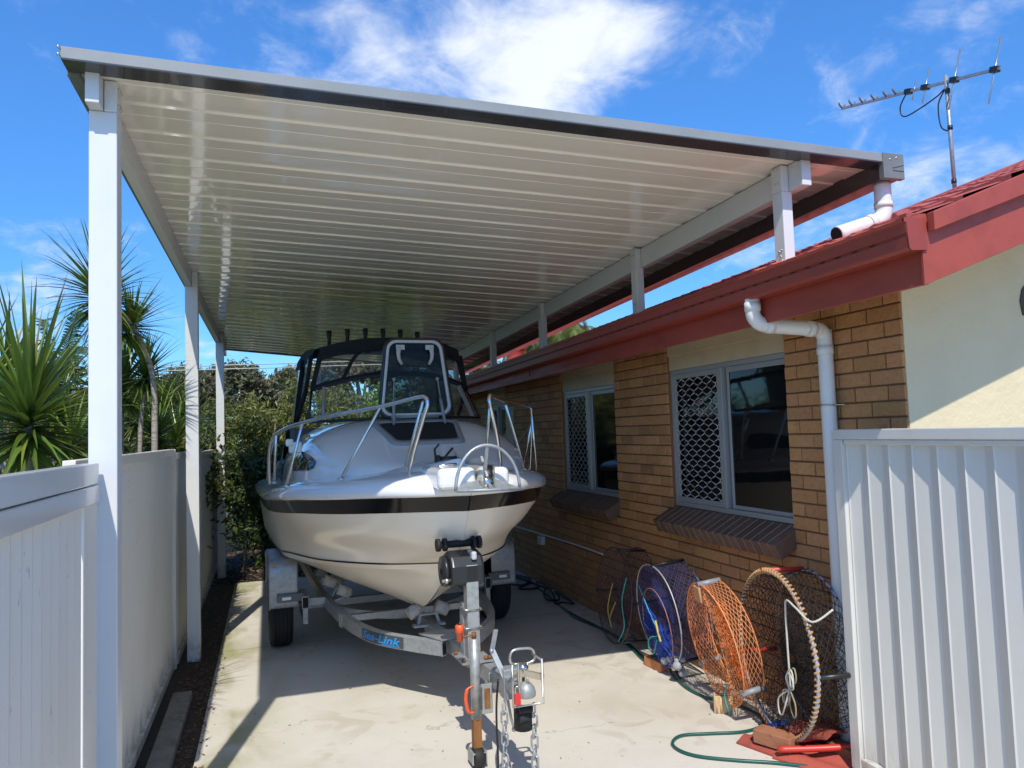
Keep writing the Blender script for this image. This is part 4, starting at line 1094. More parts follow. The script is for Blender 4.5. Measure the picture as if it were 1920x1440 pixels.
# winch post
CL = Vector((-1.386, -7.365, 1.9))
def fit(m):      # the bow fittings sit as far forward as the hull they hold
    m.v = [tuple(Vector(v)*BK+CL*(1-BK)) for v in m.v]; return m
m = MB(); m.box(-.040, .040, -2.76, -2.68, .44, 1.055); wp = fit(m).build('winch_post', gal_old, tr, bevel=.004)
m = MB(); m.box(-.046, .046, -2.674, -2.60, .46, .80); fit(m).build('post_brace', gal, wp, bevel=.003)
m = MB()
for z in (.66, .775): m.tube([(-.05, -2.60, z), (-.05, -2.768, z), (.05, -2.768, z), (.05, -2.60, z)], .007, 8)
fit(m).build('u_bolt', zinc, wp)
m = MB(); m.box(-.10, .10, -2.83, -2.58, .462, .472); fit(m).build('base_plate', gal, wp)
m = MB()
for x, y in ((-.085, -2.80), (.085, -2.80), (-.085, -2.62), (.085, -2.62), (.06, -2.80)): m.cyl((x, y, .472), (x, y, .492), .013, 6)
fit(m).build('bolt', rust, wp)
# winch and bow snubber
m = MB(); pr = [(-2.76, .93), (-2.76, 1.05), (-2.72, 1.115), (-2.62, 1.135), (-2.52, 1.10), (-2.49, .95), (-2.56, .90)]
m.prism(pr, 'x', -.135, .085); w_ = fit(m).build('winch', black_pl, tr, bevel=.018, seg=3)
m = MB(); m.lathe([(.02, 0), (.095, .004), (.10, .03), (.02, .034)], (-.170, -2.63, 1.01), (1, 0, 0), 22); fit(m).build('winch_drum', black_pl, w_)
m = MB(); m.box(.0, .034, -2.765, -2.64, 1.085, 1.137); fit(m).build('winch_strap', P('grey_strap', (.50, .51, .51), .6), w_, bevel=.01)
m = MB(); m.cyl((-.19, -2.72, .965), (-.12, -2.72, .965), .009, 8); m.sphere((-.16, -2.73, .965), .017, 8); fit(m).build('winch_pawl', zinc, w_)
m = MB(); m.cyl((-.155, -2.55, 1.165), (.11, -2.55, 1.165), .024, 12)
for x in (-.165, -.12, .075, .115): m.cyl((x-.012, -2.55, 1.165), (x+.012, -2.55, 1.165), .042, 14)
fit(m).build('bow_roller', black_rub, w_)
m = MB(); m.tube([(.0, -2.52, 1.10), (.0, -2.2, .97), (0, -2.14, .935)], .006, 6); fit(m).build('winch_rope', rope_white, w_)
# axle, wheels, mudguards
m = MB(); m.box(-.95, .95, -.03, .03, .30, .36); m.build('axle', gal, tr)
for x, y in ((.60, -.97), (.67, .93), (.68, 2.23)):
    m = MB(); m.box(-x, x, y-.03, y+.03, .37, .42); m.build('cross_member', gal, tr)
m = MB(); sweep(m, smooth_pts([(-.62, -.62, .42), (-.4, -.75, .37), (0, -.82, .335), (.4, -.75, .37), (.62, -.62, .42)], 5), .05, .06); m.build('curved_cross_member', gal, tr)
for sgn in (-1, 1):
    m = MB(); c = Vector((sgn*1.035, 0, .335)); ax_ = (sgn, 0, 0)
    m.lathe([(.20, -.09), (.27, -.10), (.315, -.095), (.332, -.075), (.335, 0), (.332, .075), (.315, .095), (.27, .10), (.20, .09)], c, ax_, 36)
    for k in range(5):
        o = -.064+.032*k; m.lathe([(.333, o-.011), (.3385, o-.009), (.3385, o+.009), (.333, o+.011)], c, ax_, 36)
    wh = m.build('wheel', tyre_rub, tr)
    m = MB(); m.lathe([(.01, .05), (.06, .05), (.08, .03), (.17, .03), (.19, .075), (.205, .085)], c, ax_, 24); m.build('rim', gal_old, wh)
    m = MB(); pth = smooth_pts([(-.40, .41, 0), (-.405, .55, 0), (-.40, .72, 0), (-.37, .80, 0), (-.28, .835, 0), (0, .845, 0), (.28, .835, 0), (.40, .74, 0), (.43, .50, 0)], 4)
    xs = [sgn*.90, sgn*.915, sgn*1.135, sgn*1.15]
    rows = [[Vector((x, p[0], p[1]-(.012 if j in (0, 3) else 0))) for j, x in enumerate(xs)] for p in [(q.x, q.y) for q in pth]]
    m.grid(rows, False, None, True, flip=(sgn > 0)); mg = m.build('mudguard', gal, tr)
    sol = mg.modifiers.new('thick', 'SOLIDIFY'); sol.thickness = .006; sol.offset = 0
    m = MB(); m.box(sgn*.86, sgn*1.08, -.45, -.412, .465, .535); br_ = m.build('light_bracket', P('dark_bracket', (.13, .135, .135), .5), tr, bevel=.004)
    m = MB(); m.box(sgn*.965, sgn*1.04, -.453, -.4505, .485, .510); m.build('reflector', label_white, br_)
    m = MB(); m.box(sgn*1.085, sgn*1.12, -.414, -.409, .775, .795); m.build('side_marker', amber, mg)
    m = MB(); m.box(sgn*.815, sgn*.875, -.47, -.10, .395, .505); st_ = m.build('spring_hanger', gal_old, tr, bevel=.004)
    m = MB(); m.box(sgn*.822, sgn*.868, -.4715, -.47, .405, .495); m.build('end_shade_plate', dark_in, st_)  # black plate painted as shade in the hanger's hollow end
    m = MB(); m.box(sgn*.825, sgn*.865, -.43, .45, .30, .335); m.box(sgn*.825, sgn*.865, -.46, -.38, .265, .40); m.build('leaf_spring', gal_old, tr)
    m = MB(); m.beam((sgn*.64, -.40, .44), (sgn*.86, -.40, .45), .06, .06); m.build('outrigger', gal, tr)
    for (y, xc, z, rzz) in ((-.55, .52, .56, .35), (-.35, .62, .62, .35), (.1, .50, .52, .3), (.4, .62, .57, .3), (1.3, .5, .50, .25)):
        m = MB(); d = Vector((1, 0, -rzz if sgn > 0 else rzz)); d.normalize(); d = Vector((sgn*cos(.45), 0, sin(.45))); c = Vector((sgn*xc, y, z-.03))
        m.cyl(c-d*.055, c+d*.055, .045, 14); ro_ = fit(m).build('hull_roller', roller_rub, tr)
        m = MB(); m.cyl(c-d*.075, c+d*.075, .010, 8); m.beam(c-d*.07, Vector((sgn*.60, y, .46)), .03, .008); fit(m).build('roller_bracket', gal_old, ro_)
    # bow keel roller of this side
    d = Vector((sgn*cos(.55), 0, -sin(.55)*1.0)); c = Vector((.045+sgn*.115, -1.33, .475)); d = Vector((cos(.5), -.12*sgn, -sgn*sin(.5)*-1 if False else (sin(.45) if sgn < 0 else -sin(.45)))); d.normalize()
    m = MB(); m.cyl(c-d*.055, c+d*.055, .050, 18); kr = fit(m).build('keel_roller', roller_rub, tr)
    m = MB(); e = c-d*.0525 if sgn < 0 else c+d*.0525; m.cyl(e, e-d*.002 if sgn < 0 else e+d*.002, .036, 16); fit(m).build('roller_bore', dark_in, kr)
m = MB(); m.beam((-.035, -1.33, .36), (-.015, -1.33, .46), .025, .012, up=(0, 1, 0)); m.beam((.135, -1.33, .36), (.105, -1.33, .46), .025, .012, up=(0, 1, 0)); m.box(-.03, .13, -1.345, -1.315, .43, .445); m.box(-.08, .18, -1.37, -1.29, .345, .362)
fit(m).build('roller_stand', gal, tr)
m = MB(); m.beam((.05, -1.9, .38), (.05, -.8, .34), .06, .08); m.build('keel_beam', gal, tr)
# jockey stand
JX, JY = -.125, -3.17
m = MB(); m.cyl((JX, JY, .265), (JX, JY, .715), .029, 16); js = m.build('jockey_tube', gal_old, tr)
m = MB(); m.cyl((JX, JY, .715), (JX, JY, .75), .014, 10); m.tube([(JX, JY, .735), (JX-.05, JY+.02, .725), (JX-.07, JY+.03, .72)], .006, 6); m.build('crank', rust, js)
m = MB(); m.lathe([(.012, 0), (.019, .003), (.019, .045), (.026, .05), (.026, .09), (.014, .095)], (JX-.075, JY+.03, .70), (0, 0, 1), 14); m.build('crank_knob', orange_pl, js)
m = MB(); m.box(JX-.024, JX+.024, JY-.024, JY+.024, .06, .268); m.build('inner_tube', rust, js, bevel=.003)
m = MB(); m.box(JX-.043, JX-.037, JY-.05, JY+.05, .03, .085); m.box(JX+.037, JX+.043, JY-.05, JY+.05, .03, .085); m.box(JX-.043, JX+.043, JY-.05, JY+.05, .085, .092); m.build('wheel_fork', gal_old, js)
m = MB(); m.lathe([(.015, -.03), (.05, -.03), (.056, -.02), (.056, .02), (.05, .03), (.015, .03)], (JX, JY-.01, .056), (1, 0, 0), 18); m.build('jockey_wheel', black_rub, js)
m = MB(); m.tube(smooth_pts([(JX-.02, JY-.02, .455), (JX-.055, JY-.02, .44), (JX-.065, JY-.02, .38), (JX-.05, JY-.02, .315), (JX-.02, JY-.02, .31)], 5), [.006]*5+[.011]*11+[.006]*5, 8); m.build('clamp_handle', orange_pl, js)
m = MB(); m.box(JX+.02, JX+.085, JY-.05, JY-.03, .30, .465); m.box(JX+.02, JX+.03, JY-.05, JY+.06, .32, .45); m.box(JX+.075, JX+.085, JY-.05, JY+.06, .32, .45); m.build('clamp_plate', gal_old, js, bevel=.004)
m = MB(); m.box(JX+.036, JX+.07, JY-.054, JY-.0505, .33, .44); m.build('clamp_bore', rust, js)
m = MB(); m.tube([(-.05, -3.20, .46), (-.05, -3.20, .515), (.05, -3.20, .515), (.05, -3.20, .46)], .007, 8); m.tube([(.0, -3.32, .49), (.02, -3.36, .30), (.03, -3.37, .26)], .008, 8); m.sphere((.03, -3.37, .25), .014, 8); m.build('u_bolt', zinc, db)
# brake lever
m = MB(); m.beam((-.055, -3.36, .80), (-.075, -3.34, .68), .008, .026, up=(1, 0, 0)); m.beam((-.075, -3.34, .69), (-.03, -3.42, .55), .008, .03, up=(1, 0, 0)); m.sphere((-.08, -3.35, .685), .013, 8); m.build('brake_lever', gal, tr)
# coupling head
m = MB(); m.box(-.04, .04, -3.62, -3.42, .50, .565); m.box(-.045, .045, -3.44, -3.36, .44, .60); cp = m.build('coupling', gal, tr, bevel=.008)
m = MB(); m.lathe([(.046, -.035), (.050, -.03), (.050, -.012), (.043, .010), (.030, .028), (.013, .037), (.001, .038)], (-.015, -3.70, .575), (0, 0, 1), 22); m.build('ball_cup', gal_old, cp)
m = MB(); m.cyl((0, -3.62, .56), (0, -3.62, .68), .024, 14); m.cyl((0, -3.62, .64), (0, -3.62, .675), .031, 14); m.build('lock_barrel', chrome, cp)
m = MB(); m.tube(smooth_pts([(-.02, -3.62, .675), (-.062, -3.62, .69), (-.068, -3.62, .725), (-.05, -3.62, .752), (0, -3.62, .757), (.05, -3.62, .750), (.068, -3.62, .722), (.062, -3.62, .688), (.02, -3.62, .675)], 4), .0075, 8); m.build('lift_handle', zinc, cp)
m = MB(); sw = .0065
m.tube([(-.10, -3.74, .72), (-.10, -3.74, .51), (.062, -3.74, .508), (.062, -3.74, .73)], sw, 6); m.tube([(-.10, -3.74, .72), (-.068, -3.74, .725), (-.068, -3.74, .512)], sw, 6); m.tube([(.062, -3.74, .72), (.062, -3.60, .72)], sw, 6)
m.build('lock_frame', zinc, cp)
m = MB(); m.beam((-.07, -3.66, .63), (-.02, -3.67, .65), .03, .03); m.beam((-.02, -3.67, .65), (.09, -3.68, .615), .03, .03); m.build('lock_arm', P('tan_plated_steel', (.45, .38, .27), .45, metal=.4), cp)
m = MB(); m.tube([(-.035, -3.64, .45), (.0, -3.64, .452), (.035, -3.64, .45)], .02, 8); m.cyl((.0, -3.60, .34), (.0, -3.60, .445), .048, 20); m.build('rubber_bump', black_rub, cp)
m = MB(); m.tube([(-.015, -3.715, .615), (-.015, -3.725, .64), (-.007, -3.72, .615)], .006, 6, closed=True); m.build('cup_ring', zinc, cp)
m = MB(); m.tube(smooth_pts([(-.07, -3.42, .55), (-.085, -3.42, .40), (-.085, -3.42, .2), (-.08, -3.45, .02), (-.02, -3.6, .012), (.2, -3.75, .012)], 6), .006, 6); m.build('brake_cable', cable_blk, tr)
for x, y in ((-.075, -3.52), (.055, -3.62)):
    m = MB(); chain(m, (x, y, .46), (x-.004, y, .03), .072, .036, .0052); m.build('safety_chain', gal, tr)
pl = thing('padlock', 'small red padlock hanging on the trailer coupling lock', 'padlock', tuple(AX), TH, local=True)
m = MB(); m.box(-.099, -.067, -3.765, -3.748, .525, .580); m.build('lock_body', red_pl, pl, bevel=.004)
m = MB(); m.tube(smooth_pts([(-.094, -3.757, .58), (-.094, -3.757, .605), (-.083, -3.757, .616), (-.072, -3.757, .605), (-.072, -3.757, .58)], 4), .004, 6); m.build('shackle', chrome, pl)

# ------------------------------------------------------------------ crab traps against the wall
def trap(name, label, Cc, yaw, lean, R, D, rmat, rrad, net, funnel, slit=.0, spacer=None, nang=(90, 200, 330), density=34, rear=True, netr=.0016, seed=1, rear_net=None, sparse=False):
    rn = random.Random(seed)
    Cc = Vector(Cc); u = Vector((sin(yaw)*-1, -cos(yaw), 0)); n0 = Vector((0, 0, 1)).cross(u)*-1
    if n0.x < 0: n0 = -n0
    zz = Vector((0, 0, 1)); v = (zz*cos(lean)+n0*sin(lean)); n = (n0*cos(lean)-zz*sin(lean))
    t = thing(name, label, 'crab trap', (Cc.x, Cc.y, 0), 0, 'crab traps leaning along the brick wall')
    pos = lambda a, r, d: Cc+(u*cos(a)+v*sin(a))*r+n*d
    ph = [rn.uniform(0, 6.28) for _ in range(6)]
    wob = lambda a: 1+.012*sin(2*a+ph[0])+.008*sin(5*a+ph[1])
    m = MB(); m.tube([pos(2*pi*k/64, R*wob(2*pi*k/64), 0) for k in range(64)], rrad, 8, closed=True); fr_ = m.build('hoop', rmat, t)
    if rear: m = MB(); m.tube([pos(2*pi*k/64, R*wob(2*pi*k/64)*.98, D) for k in range(64)], rrad*.8, 8, closed=True); m.build('hoop', rmat, t)
    # netting on the drum side
    m = MB(); N_ = density
    for fam in (1, -1):
        for i in range(N_):
            a0 = 2*pi*i/N_; pts = []
            for k in range(9):
                q = k/8; a = a0+fam*q*1.15*(26/N_)*1.3; pts.append(pos(a+rn.uniform(-.012, .012), R*wob(a)*(1-.10*sin(pi*q)*(1 if sin(a) < .2 else .5)), D*q))
            m.tube(pts, netr, 3, cap=False)
    m.build('side_net', net, t)
    def disc(d0, sgn, mt, nm):
        m = MB(); N2 = density
        for fam in (1, -1):
            for i in range(N2):
                a0 = 2*pi*i/N2; pts = []
                for k in range(9 if (sparse and i % 2) else 13):
                    q = k/12; r = 1-q*.93; a = a0+fam*q*1.5+rn.uniform(-.015, .015)
                    dep = d0+sgn*funnel*D*(q**1.3)-.02*sin(pi*q)*(1 if sin(a) < 0 else .4)
                    uu = cos(a)*R*wob(a)*(r if slit == 0 else r**1.25); vv = sin(a)*R*wob(a)*lerp(slit, 1, r)
                    sag = -.10*R*q*q*(1 if slit == 0 else .25)
                    bend = .16*R*q*sin(a)*-1 if slit else 0
                    pts.append(Cc+u*(uu+bend)+v*(vv+sag)+n*dep)
                m.tube(pts, netr, 3, cap=False)
        m.build(nm, mt, t)
    disc(0, 1, net, 'front_net')
    if not sparse: disc(D, -1, rear_net or net, 'rear_net')
    for a in nang:
        a = radians(a); m = MB(); m.cyl(pos(a, R, -.012), pos(a, R*.985, D+.012), spacer[1], 10); m.build('spacer_bar', spacer[0], t)
    return t, pos, u, v, n, Cc
def rope(parent, name, pts, r, mat, n=6, seg=6):
    m = MB(); m.tube(smooth_pts(pts, seg), r, n); return m.build(name, mat, parent)
# dark trap, farthest
t, pos, u, v, n, c = trap('crab_trap', 'dark purple round crab trap farthest along the wall', (2.84, 6.02, .44), radians(4), radians(4), .405, .24, wire_bl, .0045, net_purple, .25, 0, (black_pl, .011), (78, 185, 300), 40, netr=.0013, seed=2, rear_net=net_purple)
rope(t, 'cord', [c+u*.05+v*-.05+n*.0, c+u*-.02+v*-.2-n*.02, c+u*.05+v*-.26-n*.03, c+u*-.05+v*-.12-n*.03, c+u*.0+v*.1-n*.01], .0045, rope_yel)
rope(t, 'cord', [c+u*.30+v*.20-n*.01, c+u*.24+v*.0-n*.02, c+u*.30+v*-.2-n*.02, c+u*.15+v*-.36-n*.01], .004, rope_teal)
m = MB(); m.tube(smooth_pts([pos(2*pi*k/12, .40*.6, .14) for k in range(13)], 4), .004, 6); m.build('inner_hoop', rust, t)
# blue trap
t, pos, u, v, n, c = trap('crab_trap', 'blue netted crab trap standing behind the loose orange brick', (2.84, 5.24, .44), radians(5), radians(-6), .39, .25, wire_pale, .0055, net_blue, .30, 0, (black_pl, .012), (85, 180, 310), 42, netr=.0016, seed=3, rear_net=net_purple)
m = MB(); rn = random.Random(9)
for i in range(380):      # blue netting gathered into the knot
    a = rn.uniform(pi*.75, 2.1*pi); r = rn.uniform(.10, .37); p0 = c+u*(r*cos(a)*.8-.02)+v*(r*sin(a)*.9-.10)-n*rn.uniform(0, .03); p1 = c+u*(.10+rn.uniform(-.03, .03))+v*(-.13+rn.uniform(-.05, .05))-n*rn.uniform(.01, .06)
    m.tube([p0, p0.lerp(p1, .5)+n*rn.uniform(-.02, .02), p1], .0022, 3, cap=False)
m.build('gathered_net', net_bluebr, t)
rope(t, 'cord', [c+u*-.30+v*.18-n*.01, c+u*-.10+v*.02-n*.03, c+u*.06+v*-.08-n*.05], .0045, rope_teal)
rope(t, 'cord', [c+u*.08+v*-.13-n*.06, c+u*-.06+v*-.18-n*.07, c+u*-.13+v*-.27-n*.06, c+u*-.04+v*-.29-n*.06, c+u*.06+v*-.16-n*.06], .005, rope_teal)
rope(t, 'cord', [c+u*.06+v*-.02-n*.05, c+u*.10+v*-.08-n*.06, c+u*.13+v*-.16-n*.06], .009, rope_yel)
m = MB(); m.tube([c+u*(.26*cos(a)-.02)+v*(.30*sin(a)-.10)-n*.012 for a in [2*pi*k/40 for k in range(40)]], .0035, 6, closed=True); m.build('inner_hoop', P('rusty_pink_wire', (.35, .16, .12), .6), t)
m = MB(); rn = random.Random(4)
for i in range(10): m.sphere(c+u*rn.uniform(.05, .30)+v*rn.uniform(-.38, -.25)-n*rn.uniform(-.1, .03), rn.uniform(.02, .045), 8, (1, 1, .8))
m.build('bait_bag', meat, t)
# orange trap
t, pos, u, v, n, c = trap('crab_trap', 'orange netted crab trap in the sun behind the pale holed brick', (2.80, 4.42, .435), radians(9), radians(-10), .395, .14, net_orange, .0045, net_orange, .30, .55, (grey_tube, .020), (95, 215, 325), 36, netr=.0021, seed=5, sparse=True)
m = MB(); rn = random.Random(10)
for i in range(150):
    q = rn.uniform(-1, 1); p0 = c+u*(-.065*q+.05*q*q)+v*(.22*q)+n*.10; d = Vector((rn.uniform(-1, 1), rn.uniform(-1, 1), rn.uniform(-1, 1))).normalized()*rn.uniform(.03, .075)
    m.tube([p0-d, p0+Vector((rn.uniform(-.012, .012),)*3), p0+d*.8], .003, 3, cap=False)
m.build('mouth_cord', net_orangef, t)
m = MB(); m.obox(c+u*-.05+v*.33-n*.012, u, n, v, .045, .01, .05); m.build('tag', P('tan_tag', (.55, .30, .14), .7), t)
rope(t, 'cord', [c+u*.14+v*-.22-n*.02, c+u*.11+v*-.30-n*.04, c+u*.12+v*-.38-n*.04, c+u*.10+v*-.43-n*.02], .005, rope_teal)
# big black trap with the rope-bound hoop
t, pos, u, v, n, c = trap('crab_trap', 'black netted crab trap with tan rope-bound hoop standing on a brick', (2.868, 3.862, .522), radians(11), radians(0), .478, .25, P('blue_grey_wire', (.30, .33, .42), .6), .009, net_black, .42, 0, (red_tube, .016), (103, 195, 292), 42, netr=.0020, seed=7)
m = MB(); pts = []; turns = 92
for k in range(turns*8):
    a = 2*pi*k/(turns*8); b = 2*pi*k/8; rd = u*cos(a)+v*sin(a); pts.append(c+rd*(.478*(1+.012*sin(2*a))+.012*cos(b))+n*(.012*sin(b)))
m.tube(pts, .0072, 5, closed=True); m.build('rope_binding', rope_tan, t)
m = MB(); m.cyl(pos(radians(0), .478, -.01), pos(radians(0), .47, .25), .014, 10); m.build('spacer_bar', black_pl, t)
top = pos(radians(28), .475, -.02)
rope(t, 'white_line', [c+u*.50+v*.36+n*.10, c+u*.46+v*.29-n*.0, c+u*.34+v*.34-n*.03, c+u*.24+v*.36-n*.03, c+u*.22+v*.30-n*.03, c+u*.22+v*.1-n*.03, c+u*.23+v*-.14-n*.03], .006, rope_white, 7)
rl = random.Random(31)
for i in range(7):
    a = rl.uniform(-2.3, -.7) if i < 4 else rl.uniform(.9, 2.2); l = rl.uniform(.10, .20); wd = rl.uniform(.025, .05); k0 = c+u*.225+v*-.14-n*.035; d1 = u*cos(a)+v*sin(a); d2 = u*-sin(a)+v*cos(a); o = n*rl.uniform(-.03, .01)
    rope(t, 'rope_loop', [k0, k0+d1*l*.5+d2*wd*.8+o, k0+d1*l*.95+d2*wd*.6+o, k0+d1*l*1.02-d2*wd*.2+o, k0+d1*l*.6-d2*wd+o, k0+d2*.004], .0048, rope_white if i % 2 == 0 else P('olive_rope', (.30, .27, .17), .85), 6, 5)
m = MB(); rn = random.Random(12)
for i in range(320):
    p0 = c+n*rn.uniform(.04, .22)+u*rn.uniform(-.05, .42)+v*rn.uniform(-.25, .3); d = Vector((rn.uniform(-1, 1), rn.uniform(-1, 1), rn.uniform(-1, 1)))*.06
    m.tube([p0-d, p0+n*.02, p0+d], .0022, 3, cap=False)
m.build('tangled_net', net_black, t)

# ------------------------------------------------------------------ bricks, tiles, hoses
def brick(name, label, c, L_, W_, H_, rz, mat, z=0.0, holes=False, grooves=False):
    t = thing(name, label, 'brick', (c[0], c[1], z)); d = Vector((cos(rz), sin(rz), 0)); e = Vector((-sin(rz), cos(rz), 0)); cc = Vector((c[0], c[1], z))
    m = MB(); m.obox(cc+Vector((0, 0, H_/2)), d, e, (0, 0, 1), L_/2, W_/2, H_/2); b = m.build('brick_body', mat, t, bevel=.005)
    m = MB()
    if holes:
        for i in range(3):
            for j in range(2):
                p = cc+d*(L_*(-.30+.30*i))+e*(W_*(-.2+.4*j))+Vector((0, 0, H_)); m.obox(p, d, e, (0, 0, 1), .012, .010, .0008)
        m.build('hole_shade_plate', P('hole_shade', (.16, .09, .05), .95), b)  # flat dark plates painted as the shade in the holes
    if grooves:
        g = MB()
        for i in range(4): g.cyl(cc+d*(L_*(-.36+.24*i))-e*(W_/2-.004)+Vector((0, 0, .002)), cc+d*(L_*(-.36+.24*i))-e*(W_/2-.004)+Vector((0, 0, H_-.003)), .010, 8)
        g.build('ribbed_face', mat, b)
    return t
brick('loose_brick', 'bright orange brick on the concrete with hose lying over it', (2.885, 5.36), .225, .105, .074, radians(-84), orange_brick)
brick('loose_brick', 'pale yellow brick with core holes standing on the concrete', (2.835, 4.395), .120, .085, .110, radians(-30), beige_brick, holes=True, grooves=True)
brick('loose_brick', 'red brown brick under the rope-bound hoop', (2.765, 3.76), .23, .108, .078, radians(-66), redbrown_brick, z=.034)
def loose_tile(label, c, rz, z, tilt, mat=tile_broken):
    d = Vector((cos(rz), sin(rz), 0)); e = Vector((-sin(rz), cos(rz), 0)); m = MB(); rows = []
    for j in range(3):
        row = []
        for k in range(17):
            q = k/16; row.append(Vector((c[0], c[1], z))+d*(.40*(j/2-.5))+e*(.31*(q-.5))+Vector((0, 0, .012*(1-cos(4*pi*q))+.01+tilt*(j/2))))
        rows.append(row)
    m.grid(rows); lo = [[p-Vector((0, 0, .013)) for p in r] for r in rows]; m.grid(lo, flip=True)
    m.grid([rows[0], lo[0]], flip=True, smooth=False); m.grid([rows[-1], lo[-1]], smooth=False)
    m.grid([[r[0] for r in rows], [r[0] for r in lo]], smooth=False); m.grid([[r[-1] for r in rows], [r[-1] for r in lo]], flip=True, smooth=False)
    return tag(m.build('roof_tile', mat), label, 'roof tile')
loose_tile('terracotta roof tile lying flat under the red brown brick', (2.83, 3.80), radians(-70), .003, 0)
loose_tile('terracotta roof tile nearest the white gate leaf', (2.90, 3.56), radians(-68), .003, 0, P('clean_terracotta', (.42, .09, .06), .65, bump=(40, .003)))
loose_tile('tilted terracotta roof tile leaning under the black trap', (3.03, 3.74), radians(-80), .034, .10)
m = MB(); m.obox((3.05, 3.50, .045), (1, .2, 0), (-.2, 1, 0), (0, 0, 1), .05, .11, .038)
tag(m.build('loose_brick', P('dull_brown_brick', (.20, .10, .05), .9, bump=(60, .003)), bevel=.004), 'dull brown brick in shade at the foot of the white gate leaf', 'brick')
m = MB(); m.tube(smooth_pts([(2.70, 3.66, .06), (2.88, 3.56, .075), (3.10, 3.46, .09)], 4), .018, 10)
tag(m.build('red_pole', red_tube), 'red plastic tube lying across the tiles beside the white gate leaf', 'tube')
m = MB(); m.sphere((2.93, 3.95, .045), .05, 12, (1.5, .9, .8)); m.box(2.86, 2.92, 3.90, 3.97, .0, .05)
tag(m.build('trap_float', P('blue_float', (.02, .10, .35), .4)), 'small blue float on the ground inside the black trap', 'float')
hz = .011
hp = [(3.02, 8.2), (2.90, 7.2), (2.90, 6.9), (2.955, 6.45), (2.93, 5.95), (2.86, 5.55), (2.875, 5.40, .085), (2.90, 5.27, .085), (2.88, 5.12), (2.835, 4.86), (2.85, 4.66), (2.92, 4.50), (2.985, 4.36), (2.985, 4.20), (2.90, 4.08), (2.74, 4.045), (2.54, 4.10), (2.37, 4.14), (2.265, 4.07), (2.25, 3.96), (2.31, 3.85), (2.47, 3.73), (2.65, 3.62), (2.80, 3.50)]
m = MB(); m.tube(smooth_pts([(p[0], p[1], p[2] if len(p) > 2 else hz) for p in hp], 7), .0095, 8)
tag(m.build('garden_hose', hose_grn), 'dark green garden hose looping across the concrete past the bricks', 'hose')
m = MB(); m.tube(smooth_pts([(3.05, 8.6, .012), (2.93, 7.4, .012), (2.965, 6.5, .012), (2.96, 6.0, .012), (2.905, 5.62, .012), (2.935, 5.36, .085), (2.94, 5.25, .08), (2.90, 5.05, .011)], 7), .0085, 8)
tag(m.build('thin_hose', P('black_green_hose', (.012, .035, .03), .4)), 'thinner black green hose running beside the garden hose to the orange brick', 'hose')
cp_ = [(2.7, 10.2), (2.95, 9.5), (3.10, 9.0), (2.95, 8.75), (2.80, 8.55), (2.86, 8.40), (3.05, 8.55), (3.12, 8.8), (3.12, 8.5), (2.99, 8.2), (2.90, 7.85), (2.97, 7.72), (3.08, 7.95), (3.13, 8.2), (3.10, 7.9), (3.12, 7.65), (3.08, 7.55), (2.98, 7.60), (2.93, 7.68), (3.02, 7.95), (3.10, 8.3), (3.10, 8.6), (3.0, 9.1), (2.85, 9.2), (2.78, 9.0), (2.9, 8.7), (3.05, 8.9), (2.85, 9.9)]
m = MB(); m.tube(smooth_pts([(x, y, .013+.012*(i % 3)) for i, (x, y) in enumerate(cp_)], 7), .011, 8)
tag(m.build('coiled_hose', cable_blk), 'loose coils of black hose on the concrete at the foot of the wall', 'hose')

# ------------------------------------------------------------------ plants and background
def at(px, py, Y):
    d = R3 @ Vector((px-960, -(py-720), -1400.0)); return Vector((0, 0, CAM_H))+d*(Y/d.y)
def sword(m, base, d, L_, w, droop, rnd_, tone):
    d = d.normalized(); side = d.cross(Vector((0, 0, 1)))
    if side.length < .05: side = Vector((1, 0, 0))
    side.normalize(); p = base.copy(); L1 = []; L2 = []; n_ = 6; dd = d.copy(); Mid = []
    for k in range(n_+1):
        q = k/n_; ww = w*(.55+.45*sin(pi*min(q*1.6+.1, 1)))*(1-q**2.2)+.0008
        up = side.cross(dd).normalized()
        L1.append(p+side*ww/2+up*ww*.15); L2.append(p-side*ww/2+up*ww*.15); Mid.append(p.copy())
        dd = (dd+Vector((0, 0, -droop/n_*(.3+q*1.6)))).normalized(); p = p+dd*(L_/n_)
    m.grid([L1, Mid, L2], False, tone, False)
def head(m, c, L_, w, n_, rnd_, axis=Vector((0, 0, 1)), lo=-.35, spread=1.0, droop=.5):
    ax_ = axis.normalized(); u_ = ax_.orthogonal().normalized(); v_ = ax_.cross(u_)
    for i in range(n_):
        q = (i+.5)/n_; el = lerp(1.45, lo, q**.8); az = i*2.39996+rnd_.uniform(-.2, .2)
        d = ax_*sin(el)+(u_*cos(az)+v_*sin(az))*cos(el)*spread+Vector((rnd_.uniform(-.12, .12), rnd_.uniform(-.12, .12), rnd_.uniform(-.1, .1)))
        l = L_*rnd_.uniform(.75, 1.1)*(.75+.25*sin(pi*min(1, q+.35))); t = rnd_.uniform(.7, 1.25)*lerp(1.15, .85, q)
        tn = (t, t, t*.9) if rnd_.random() > .12 else ((t*2.3, t*1.8, t*1.3) if rnd_.random() > .4 else (t*1.9, t*1.0, t*1.2))
        sword(m, c+ax_*(.16*(1-q)-.04)*(L_/.6), d, l, w*rnd_.uniform(.7, 1.15), droop*(.25+q*.9)*rnd_.uniform(.5, 1.8), rnd_, tn)
